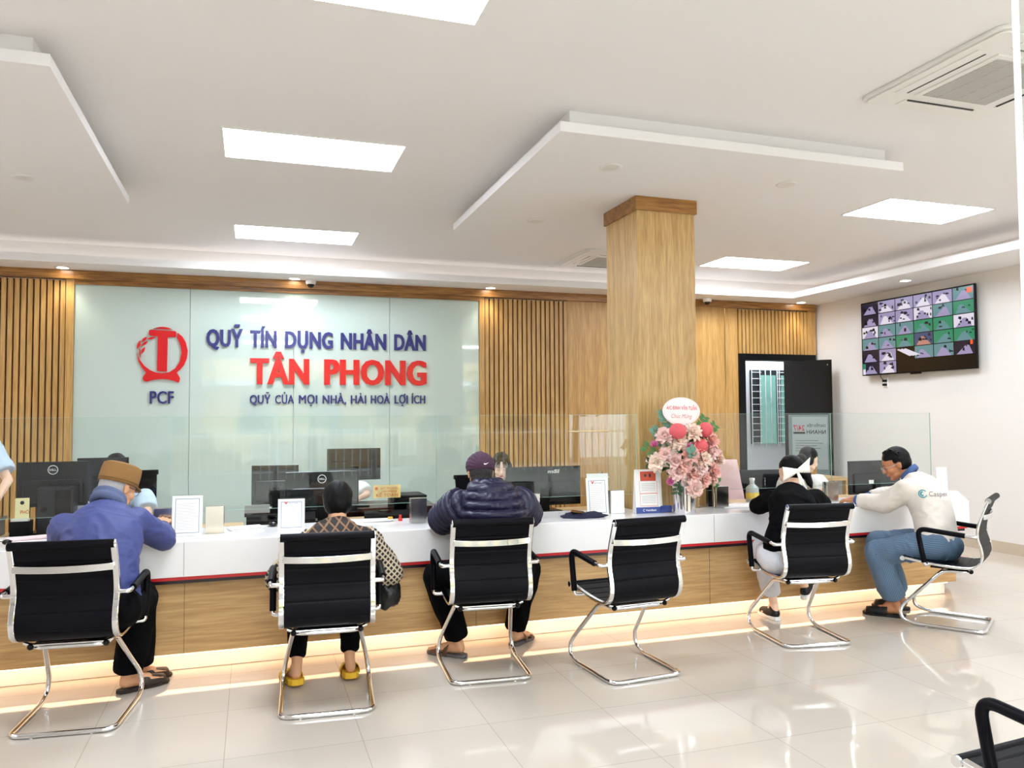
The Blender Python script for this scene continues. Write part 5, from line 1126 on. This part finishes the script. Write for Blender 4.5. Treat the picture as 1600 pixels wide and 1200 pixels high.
# ---- navy puffer jacket
def person_puffer():
    pr = Person('person in a navy quilted hooded jacket and dark purple beanie, seen from behind')
    P, C, N = V3((1.40, 4.56, .56)), V3((1.42, 4.56, .84)), V3((1.425, 4.79, 1.0)); hc = V3((1.398, 4.87, 1.135)); F = frame((.12, .93, -.30))
    shL, shR = V3((1.225, 4.76, .94)), V3((1.625, 4.77, .935)); elL, elR = V3((1.175, 4.94, .85)), V3((1.745, 4.95, .855)); wrL, wrR = V3((1.36, 5.12, .83)), V3((1.58, 5.13, .83))
    xa = shR-shL; torso(pr.mb, P, C, N, xa, TM, -.02); cap(pr.mb, N, hc+F @ V3((0, -.03, -.04)), .052, .056)
    head(pr.mb, hc, F); arm(pr, shL, elL, wrL, (.5, .8, -.05), (0, 0, 1), -1); arm(pr, shR, elR, wrR, (-.5, .8, -.05), (0, 0, 1), 1)
    knL, knR = V3((1.12, 4.88, .50)), V3((1.715, 4.88, .50)); anL, anR = V3((1.235, 4.85, .11)), V3((1.66, 4.96, .11))
    hL, tL, hR, tR = V3((1.27, 4.80, .02)), V3((1.09, 4.97, .02)), V3((1.63, 4.93, .02)), V3((1.80, 5.07, .02))
    hpL, hpR = P+V3((-.09, .02, -.01)), P+V3((.09, .02, -.01))
    leg(pr, hpL, knL, anL, hL, tL); leg(pr, hpR, knR, anR, hR, tR); o = pr.finish('mid', .006, 3, (hc, F, 1)); eyes(o, hc, F, 1)
    J = mat('navy_quilted_nylon', (24, 23, 54), .38, bump=.2, bscale=50); mb = MB(); torso(mb, P-V3((0, 0, .07)), C, N, xa, TM, .045)
    for s_, e, w in ((shL, elL, wrL), (shR, elR, wrR)): cap(mb, N*.6+C*.4+(s_-N)*.3, s_, .11, .098); chain(mb, [s_, e, w], [.098, .085, .062])
    segs = [(P, N), (shL, elL), (elL, wrL), (shR, elR), (elR, wrR)]
    pr.part('jacket', mb, J, .007, 4, seg_fold(segs, .040, .052, .5, folds(.004, 14, 2)))
    # hood lying on the back
    mb = MB(); mb.ball(N+V3((0, -.06, .045)), .150, .085, .065); mb.ball(N+V3((0, -.115, -.025)), .115, .055, .095); mb.ball(N+V3((-.07, -.01, .06)), .06, .07, .05); mb.ball(N+V3((.07, -.01, .06)), .06, .07, .05)
    c0 = np.array(N+V3((0, -.05, .08)))
    def hf(co, no):
        a = np.arctan2(co[:, 0]-c0[0], -(co[:, 2]-c0[2])); return co+no*(.016*(np.abs(np.sin(a*3.6))**.6-.5))[:, None]
    pr.part('hood', mb, J, .007, 5, hf)
    T = MATS['black_trousers']; mb = MB(); mb.ball(P-V3((0, 0, .01)), .175, .15, .115)
    for hp, k, a in ((hpL, knL, anL), (hpR, knR, anR)): chain(mb, [hp, k, k*.45+a*.55, a+V3((0, 0, .0))], [.105, .085, .08, .068], True, False)
    pr.part('trousers', mb, T, .009, 6, folds(.009, 8, 6, (1, 1, .5)))
    SB = mat('brown_strap', (104, 68, 44), .6)
    for h, t_ in ((hL, tL), (hR, tR)):
        a = h-V3((0, 0, .02)); b = t_-V3((0, 0, .02)); s_ = shoe_sole(o, a, b, .1, 0, .02, mat('grey_sole', (92, 88, 88), .7), 'sandal'); upper_band(s_, a, b, .1, .72, .9, .05, SB, 'strap'); upper_band(s_, a, b, .1, .40, .52, .07, SB, 'strap')
    pr.part('hair', hair_shell(hc, F, 1, grow=.007, low=-.08), mat('dark_hair', (34, 30, 30), .6, bump=.6, bscale=120), .006, 1, carve(hc, F, 1, lambda x, z: np.where(z > .02, .02, -.012)))
    mb = MB(); mb.ball(hc+F @ V3((0, -.018, .046)), .095, .112, .088, rot=F); mb.ball(hc+F @ V3((0, -.025, .105)), .045, .05, .035, rot=F)
    cf = np.array(hc); Fm = np.array(F)
    def bf(co, no):
        q = (co-cf) @ Fm; lo = .012+.25*(q[:, 1]+.02)*.35; q[:, 2] = np.where(q[:, 2] < lo, lo+(q[:, 2]-lo)*.05, q[:, 2]); out = q @ Fm.T+cf
        a = np.arctan2(q[:, 0], q[:, 2]); return out+no*(.0015*np.sin(a*26))[:, None]
    bn = pr.part('beanie', mb, mat('purple_knit', (72, 44, 66), .8, bump=.5, bscale=180, var=.3, vscale=30), .006, 3, bf)
    sw = MB(); pts = [(0, .006), (.006, .0), (.014, .001), (.036, .014), (.013, .0085), (.005, .009), (.002, .013)]
    sw.add([(x, y, 0) for x, y in pts], [tuple(range(len(pts)))]); project_decal(o, bn, sw, hc+V3((-.010, -.11, .062)), (1, 0, 0), (0, 0, 1), 'logo', PAPER, .006)
person_puffer()

# ---- black sweater, white bow
def person_bow():
    pr = Person('person in a black sweater with a white hair bow, leaning on the counter'); s = .92
    P, C, N = V3((3.44, 4.50, .555)), V3((3.52, 4.50, .80)), V3((3.70, 4.75, .955)); hc = V3((3.765, 4.85, 1.075)); F = frame((-.10, .93, -.30))
    shL, shR = V3((3.545, 4.76, .895)), V3((3.88, 4.72, .89)); elL, elR = V3((3.515, 4.90, .835)), V3((4.07, 4.88, .83)); wrL, wrR = V3((3.64, 5.10, .815)), V3((3.92, 5.10, .815))
    xa = shR-shL; torso(pr.mb, P, C, N, xa, TM, -.03); cap(pr.mb, N, hc+F @ V3((0, -.03, -.05)), .043, .048)
    head(pr.mb, hc, F, .95, True); arm(pr, shL, elL, wrL, (.6, .7, -.05), (0, 0, 1), -1, .88); arm(pr, shR, elR, wrR, (-.6, .7, -.05), (0, 0, 1), 1, .88)
    knL, knR = V3((3.55, 4.90, .52)), V3((3.80, 4.88, .53)); anL, anR = V3((3.655, 4.93, .115)), V3((3.93, 4.93, .22))
    hL, tL, hR, tR = V3((3.65, 4.88, .0)), V3((3.665, 5.10, .0)), V3((3.90, 4.90, .13)), V3((4.06, 5.02, .20))
    hpL, hpR = P+V3((-.085, .02, -.01)), P+V3((.085, .02, -.01))
    leg(pr, hpL, knL, anL, hL+V3((0, 0, .015)), tL+V3((0, 0, .015)), .88); leg(pr, hpR, knR, anR, hR+V3((0, 0, .015)), tR+V3((0, 0, .015)), .88); o = pr.finish('light', .006, 3, (hc, F, .95)); eyes(o, hc, F, .95)
    J = cloth('black_knit', (7, 7, 9), bump=.15, bscale=150, spec=.1); mb = MB(); torso(mb, P+V3((0, 0, .0)), C, N, xa, TM, .004)
    for s_, e, w in ((shL, elL, wrL), (shR, elR, wrR)): cap(mb, N*.6+C*.4+(s_-N)*.3, s_, .075, .070); chain(mb, [s_, e, w-(w-e)*.05], [.066, .060, .042], True, False)
    pr.part('sweater', mb, J, .009, 6, folds(.005, 9, 3))
    T = cloth('light_grey_trousers', (206, 204, 210)); mb = MB(); mb.ball(P-V3((0, 0, .035)), .178, .155, .115)
    for hp, k, a in ((hpL, knL, anL), (hpR, knR, anR)): chain(mb, [hp, k, k*.45+a*.55, k*.18+a*.82], [.10, .08, .072, .062], True, False)
    pr.part('trousers', mb, T, .009, 5, folds(.006, 8, 6, (1, 1, .5)))
    SH = mat('black_shoe_knit', (16, 16, 18), .6, bump=.3); WS = mat('white_rubber', (240, 238, 236), .5)
    full_shoe(pr, 'sneaker', hL, tL, anL, SH, WS, .92); full_shoe(pr, 'sneaker', hR, tR, anR-V3((0, 0, .03)), SH, WS, .92)
    def ex(mb, P_): mb.ball(P_(.045, -.10, -.03), .045, .035, .05, rot=F); chain(mb, [P_(.055, -.10, -.06), P_(.07, -.095, -.11), P_(.085, -.085, -.14)], [.028, .024, .010])
    pr.part('hair', hair_shell(hc, F, .95, grow=.012, low=-.05, extra=ex), HAIR, .006, 3, carve(hc, F, .95, lambda x, z: np.where(z > .045, .062, -.008)))
    bw = cloth('white_satin', (250, 244, 236), rough=.4, bump=.1); c = hc+V3((-.045, -.122, .022))
    def quad_strip(rows, nm):
        mb = MB(); n = len(rows[0])
        for r_ in rows: mb.v += [tuple(c+V3(p)) for p in r_]
        mb.f = [(j*n+k, j*n+k+1, (j+1)*n+k+1, (j+1)*n+k) for j in range(len(rows)-1) for k in range(n-1)]; mb.m = [0]*len(mb.f); b = mb.build(nm, bw, bow, smooth=True); q = b.modifiers.new('t', 'SOLIDIFY'); q.thickness = .004; return b
    bow = MB().ball(c, .014, .012, .016).build('bow', bw, o, smooth=True)
    for sg, tip in ((-1, (-.115, 0, -.012)), (1, (.105, 0, .014))):
        rows = []
        for j in range(7):
            u = j/6; w = .012+.044*u; cx_ = tip[0]*u; cz = tip[2]*u+(.012*u if sg > 0 else 0)
            rows.append([(cx_+(.010*sg*(abs(v))*u), -.012*math.sin(u*3.1)*(1 if abs(v) < 1 else .4)-.006, cz+v*w+(.012*u*sg)) for v in (-1, -.5, 0, .5, 1)])
        quad_strip(rows, 'loop')
    for dx, L in ((.020, .115), (.045, .10)):
        rows = [[(dx*u+w*.010*(1+.3*u), -.014-.01*math.sin(u*3), -.012-L*u) for w in (-1, 0, 1)] for u in [j/7 for j in range(8)]]; quad_strip(rows, 'tail')
person_bow()

# ---- cream jacket
def person_cream():
    pr = Person('person in a cream jacket and striped blue trousers writing at the counter end')
    f = V3((-.56, .83, 0)); lf = V3((-.83, -.56, 0))
    P, C, N = V3((4.775, 4.52, .555)), V3((4.86, 4.57, .84)), V3((4.825, 4.78, .985)); hc = V3((4.765, 4.88, 1.108)); F = frame((-.80, .50, -.42))
    shL, shR = V3((4.68, 4.68, .93)), V3((4.97, 4.87, .935)); elL, elR = V3((4.60, 4.83, .815)), V3((4.93, 5.06, .855)); wrL, wrR = V3((4.535, 5.06, .825)), V3((4.72, 5.15, .83))
    xa = shR-shL; torso(pr.mb, P, C, N, xa, TM, -.02); cap(pr.mb, N, hc+F @ V3((0, -.03, -.04)), .052, .056)
    head(pr.mb, hc, F); arm(pr, shL, elL, wrL, (-.35, .8, -.05), (-.3, 0, 1), -1, curl=.5); arm(pr, shR, elR, wrR, (-.8, .4, -.05), (0, 0, 1), 1)
    knL, knR = V3((4.44, 4.74, .475)), V3((4.62, 4.92, .50)); anL, anR = V3((4.535, 4.695, .115)), V3((4.74, 4.86, .115))
    hL, tL, hR, tR = V3((4.57, 4.645, .02)), V3((4.40, 4.835, .02)), V3((4.78, 4.81, .02)), V3((4.63, 4.99, .02))
    hpL, hpR = P+lf*.09+V3((0, 0, -.01)), P-lf*.09+V3((0, 0, -.01))
    leg(pr, hpL, knL, anL, hL, tL); leg(pr, hpR, knR, anR, hR, tR); o = pr.finish('tan', .0055, 3, (hc, F, 1)); eyes(o, hc, F, 1, closed=True)
    J = cloth('cream_jacket', (226, 216, 206), rough=.75, bump=.12); mb = MB(); torso(mb, P-V3((.01, .0, .065)), C, N, xa, TM, .028)
    for s_, e, w in ((shL, elL, wrL), (shR, elR, wrR)): cap(mb, N*.6+C*.4+(s_-N)*.3, s_, .09, .082); chain(mb, [s_, e, w-(w-e)*.16], [.083, .070, .052], True, False)
    jk = pr.part('jacket', mb, J, .009, 6, folds(.006, 8, 8, (1, 1, 1)))
    mb = MB(); n = 24; r3 = frame((-.35, .55, .6)); Cn = N+V3((-.008, .012, .055)); ring = [Cn+r3 @ V3((.07*math.cos(2*math.pi*k/n), 0, .066*math.sin(2*math.pi*k/n))) for k in range(n)]
    mb.tube(ring, .017, 10, closed=True); mb.tube([p+V3((-.006, .008, .018)) for p in ring], .012, 10, closed=True); DN = cloth('denim_collar', (66, 92, 140)); pr.part('collar', mb, DN, .006, 3)
    for w, e in ((wrL, elL), (wrR, elR)): d = (w-e).normalized(); MB().tube([w-d*.045, w-d*.004], [.040, .038], 20).build('cuff', DN, o, smooth='auto')
    m = bpy.data.materials.new('striped_trousers'); m.use_nodes = True; t = m.node_tree; L = t.links.new; b = t.nodes['Principled BSDF']; b.inputs['Roughness'].default_value = .85
    tc = t.nodes.new('ShaderNodeAttribute'); tc.attribute_name = 'stripe'; ms = t.nodes.new('ShaderNodeMath'); ms.operation = 'MULTIPLY'; ms.inputs[1].default_value = 2*math.pi/.011; L(tc.outputs['Fac'], ms.inputs[0])
    sn = t.nodes.new('ShaderNodeMath'); sn.operation = 'SINE'; L(ms.outputs[0], sn.inputs[0]); cr = t.nodes.new('ShaderNodeValToRGB'); L(sn.outputs[0], cr.inputs[0])
    cr.color_ramp.elements[0].position = .0; cr.color_ramp.elements[0].color = lin((104, 130, 156)); cr.color_ramp.elements[1].position = .75; cr.color_ramp.elements[1].color = lin((64, 82, 108)); L(cr.outputs[0], b.inputs['Base Color'])
    mb = MB(); mb.ball(P-V3((0, 0, .02)), .178, .165, .12)
    for hp, k, a in ((hpL, knL, anL), (hpR, knR, anR)): chain(mb, [hp, k, k*.45+a*.55, a+V3((0, 0, .02))], [.108, .088, .088, .080], True, False)
    tr = pr.part('trousers', mb, m, .008, 5, folds(.008, 8, 6, (1, 1, .45)))
    co = coords(tr.data); best = np.full(len(co), 1e9); val = np.zeros(len(co))
    for hp, k, a in ((hpL, knL, anL), (hpR, knR, anR)):
        for A_, B_, rad in ((hp, k, .098), (k, a, .085)):
            A0 = np.array(A_); d = np.array(B_)-A0; l = np.linalg.norm(d); d /= l; tt = np.clip((co-A0) @ d, 0, l); rel = co-A0-tt[:, None]*d; dist = np.linalg.norm(rel, axis=1)
            u = np.array(lf); u = u-d*(u @ d); u /= np.linalg.norm(u); w = np.cross(d, u); ang_ = np.arctan2(rel @ w, rel @ u)*rad; mk = dist < best; best[mk] = dist[mk]; val[mk] = ang_[mk]
    at_ = tr.data.attributes.new('stripe', 'FLOAT', 'POINT'); at_.data.foreach_set('value', val.astype(np.float32))
    BS = mat('black_slipper', (16, 15, 16), .6, bump=.2)
    for h, t_ in ((hL, tL), (hR, tR)): a = h-V3((0, 0, .02)); b_ = t_-V3((0, 0, .02)); s_ = shoe_sole(o, a, b_, .105, 0, .022, BS, 'slipper'); upper_band(s_, a, b_, .105, .40, .97, .068, BS)
    rr = random.Random(4)
    def ex(mb, P_):
        for i in range(34):
            a = rr.uniform(-2.6, 2.6); z = rr.uniform(.03, .12); r_ = .078*math.sqrt(max(.1, 1-((z-.03)/.12)**2)); x = r_*math.sin(a); y = -.02+r_*1.15*math.cos(a)
            if y > .05 and z < .06: continue
            chain(mb, [P_(x*.8, y*.8, z), P_(x*1.12+rr.uniform(-.015, .015), y*1.1+rr.uniform(-.02, .01), z+rr.uniform(-.02, .012))], [.014, .004])
    pr.part('hair', hair_shell(hc, F, 1, grow=.014, extra=ex), HAIR, .005, 1, carve(hc, F, 1, lambda x, z: np.where(z > .055, .085, np.where(z > .02, .02, -.014))))
    q = MB()
    for s_ in (-1, 1): q.tube([hc+F @ V3((s_*.050, .098, .002)), hc+F @ V3((s_*.073, .06, .006)), hc+F @ V3((s_*.082, -.01, .008))], .0020, 6)
    for s_ in (-1, 1): q.tube([hc+F @ V3((s_*.03+.023*math.cos(a), .1015, -.004+.016*math.sin(a))) for a in [R(30*k) for k in range(12)]], .0018, 6, closed=True)
    q.build('spectacles', mat('silver_frame', (210, 205, 205), .2, .6), o, smooth=True)
    # print on the back
    bx = V3((.75, -.66, 0)).normalized(); by = V3((-.0, .06, .99)).normalized(); by = (by-bx*by.dot(bx)).normalized()
    org = V3((4.752, 4.562, .895))
    tq = text_mb('Casper', .135, .034, .0); project_decal(o, jk, tq, org, bx, by, 'lettering', mat('print_grey', (120, 112, 118), .6))
    rg = MB(); n = 30
    for k0, k1, ra, rb in ((0, 26, .030, .023), (4, 22, .018, .008)):
        a0 = [(ra*math.cos(R(40+12*k)), ra*math.sin(R(40+12*k))) for k in range(k0, k1)]; a1 = [(rb*math.cos(R(40+12*k)), rb*math.sin(R(40+12*k))) for k in range(k0, k1)]; m_ = len(a0)
        rg.add([(x-.040, y+.016, 0) for x, y in a0+a1], [(i, i+1, m_+i+1, m_+i) for i in range(m_-1)])
    project_decal(o, jk, rg, org, bx, by, 'logo', mat('print_teal', (70, 150, 164), .6))
person_cream()

# ---- tellers
def teller(label, P, C, N, hc, face, shL, shR, elL, elR, wrL, wrR, top, hair, skin='light', stand_=False, s=.93, closed=False, collar=None, bottom=None):
    pr = Person(label); P, C, N, hc, shL, shR, elL, elR, wrL, wrR = map(V3, (P, C, N, hc, shL, shR, elL, elR, wrL, wrR)); F = frame(face)
    fwd = V3((face[0]*.3, -1, 0)).normalized() if not stand_ else V3((0, -1, 0)); xa = shR-shL; torso(pr.mb, P, C, N, xa, TM, -.032); cap(pr.mb, N, hc+F @ V3((0, -.03, -.05)), .042, .047)
    head(pr.mb, hc, F, s, True)
    for sh, el, wr, sd in ((shL, elL, wrL, -1), (shR, elR, wrR, 1)): arm(pr, sh, el, wr, (wr-el), (0, 0, 1), sd*(1), .86)
    x = xa.normalized(); hp = [P-x*.08, P+x*.08]
    if stand_: kn = [h+V3((0, -.02, -.44)) for h in hp]; an = [k+V3((0, .02, -.40)) for k in kn]
    else: kn = [h+fwd*.30+V3((0, 0, -.04)) for h in hp]; an = [k+V3((0, .05, -.37)) for k in kn]
    hl = []
    for h, k, a in zip(hp, kn, an):
        hee = V3((a.x, a.y+.04, .03)); toe = V3((a.x, a.y-.17, .03)); hl.append((hee, toe)); leg(pr, h, k, V3((a.x, a.y, .12)), hee, toe, .86)
    o = pr.finish(skin, .006, 2, (hc, F, s)); eyes(o, hc, F, s, closed)
    mb = MB(); torso(mb, P, C, N, xa, TM, -.004)
    for s_, e, w in ((shL, elL, wrL), (shR, elR, wrR)): cap(mb, N*.6+C*.4+(s_-N)*.3, s_, .068, .066); chain(mb, [s_, s_*.25+e*.75], [.070, .075], True, False)
    pr.part('blouse', mb, top, .009, 5, folds(.006, 9, int(P.x*7)))
    mb = MB(); mb.ball(P-V3((0, 0, .02)), .17, .14, .11)
    for h, k, a in zip(hp, kn, an): chain(mb, [h, k, V3((a.x, a.y, .16))], [.09, .07, .055], True, False)
    pr.part('trousers', mb, MATS['black_trousers'], .01, 4)
    for (h, t_) in hl: full_shoe(pr, 'shoe', h-V3((0, 0, .025)), t_-V3((0, 0, .025)), h+V3((0, -.03, .09)), BLACKG, BLACKG, .8)
    hair(pr, hc, F, s); return pr
def hair_bun(pr, hc, F, s):
    def ex(mb, P_): mb.ball(P_(0, -.125, -.02), .045, .04, .042, rot=F)
    pr.part('hair', hair_shell(hc, F, s, grow=.012, extra=ex), HAIR, .006, 2, carve(hc, F, s, lambda x, z: np.where(z > .045, .062, -.006)))
def hair_long(pr, hc, F, s):
    def ex(mb, P_):
        for q in (-1, 1):
            chain(mb, [P_(q*.045, .04, .09), P_(q*.076, .035, .03), P_(q*.084, .02, -.03), P_(q*.078, .0, -.10), P_(q*.066, -.03, -.16)], [.024, .020, .021, .024, .018])
        mb.ball(P_(0, -.06, -.08), .075, .045, .10, rot=F)
    pr.part('hair', hair_shell(hc, F, s, grow=.013, low=-.1, extra=ex), HAIR, .0055, 2, carve(hc, F, s, lambda x, z: np.where(z > .062, .075, np.where(np.abs(x) > .055, .06, -.0))))
    P_ = lambda x, y, z: hc+F @ V3((x*s, y*s, z*s))
    for i, x in enumerate((-.046, -.036, -.026, -.016, .018, .028, .038, .047)):
        MB().tube([P_(x*.5, .070, .095), P_(x*.9, .088, .065), P_(x*1.1, .094, .038), P_(x*1.2, .090, .018)], [.004*s, .0042*s, .003*s, .0008*s], 6).build('fringe', HAIR, pr.o, smooth=True)
PB = cloth('pale_blue_cotton', (196, 212, 230), rough=.7); WB = cloth('white_blouse', (234, 234, 236), rough=.7)
teller('person in a pale blue puff-sleeve shirt half hidden behind the brown cap', (-.95, 6.72, .56), (-.94, 6.68, .82), (-.93, 6.50, .97), (-.945, 6.42, 1.12), (.12, -.9, -.4), (-.76, 6.50, .90), (-1.12, 6.50, .90),
       (-.72, 6.36, .80), (-1.16, 6.36, .80), (-.80, 6.12, .775), (-1.08, 6.12, .775), PB, hair_bun)
teller('person with long black hair and fringe looking down beside the wide monitor', (2.10, 6.78, .50), (2.09, 6.74, .72), (2.07, 6.60, .885), (2.055, 6.50, 1.065), (-.25, -.9, -.28), (2.24, 6.58, .81), (1.90, 6.60, .81),
       (2.30, 6.42, .76), (1.86, 6.42, .76), (2.20, 6.18, .765), (1.96, 6.18, .765), cloth('beige_blouse', (226, 206, 186)), hair_long, 'pale', closed=True)
teller('person with tied-up black hair in a white blouse, face turned to the wall', (5.02, 6.55, .55), (5.0, 6.46, .80), (4.93, 6.20, .93), (4.96, 6.12, 1.075), (.86, .22, -.30), (5.09, 6.16, .87), (4.78, 6.22, .87),
       (4.98, 5.92, .78), (4.68, 5.86, .80), (4.84, 5.68, .765), (4.52, 5.60, .80), WB, hair_bun, 'pale')
teller('person standing at the picture border in a pale short-sleeve shirt, arm reaching down', (-1.98, 6.62, .95), (-1.97, 6.60, 1.2), (-1.95, 6.52, 1.42), (-1.93, 6.44, 1.57), (.2, -.9, -.45), (-1.77, 6.50, 1.31), (-2.13, 6.52, 1.31),
       (-1.63, 6.40, 1.07), (-2.2, 6.42, 1.07), (-1.64, 6.12, .93), (-2.1, 6.15, .93), PB, hair_bun, stand_=True)
teller('person at the rear desk, only the top of black hair above the highest monitor', (.80, 7.62, .50), (.80, 7.58, .74), (.80, 7.42, .91), (.805, 7.33, 1.085), (0, -.95, -.3), (.97, 7.42, .84), (.63, 7.42, .84),
       (1.02, 7.34, .79), (.58, 7.34, .79), (.92, 7.18, .77), (.7, 7.18, .77), WB, hair_bun)
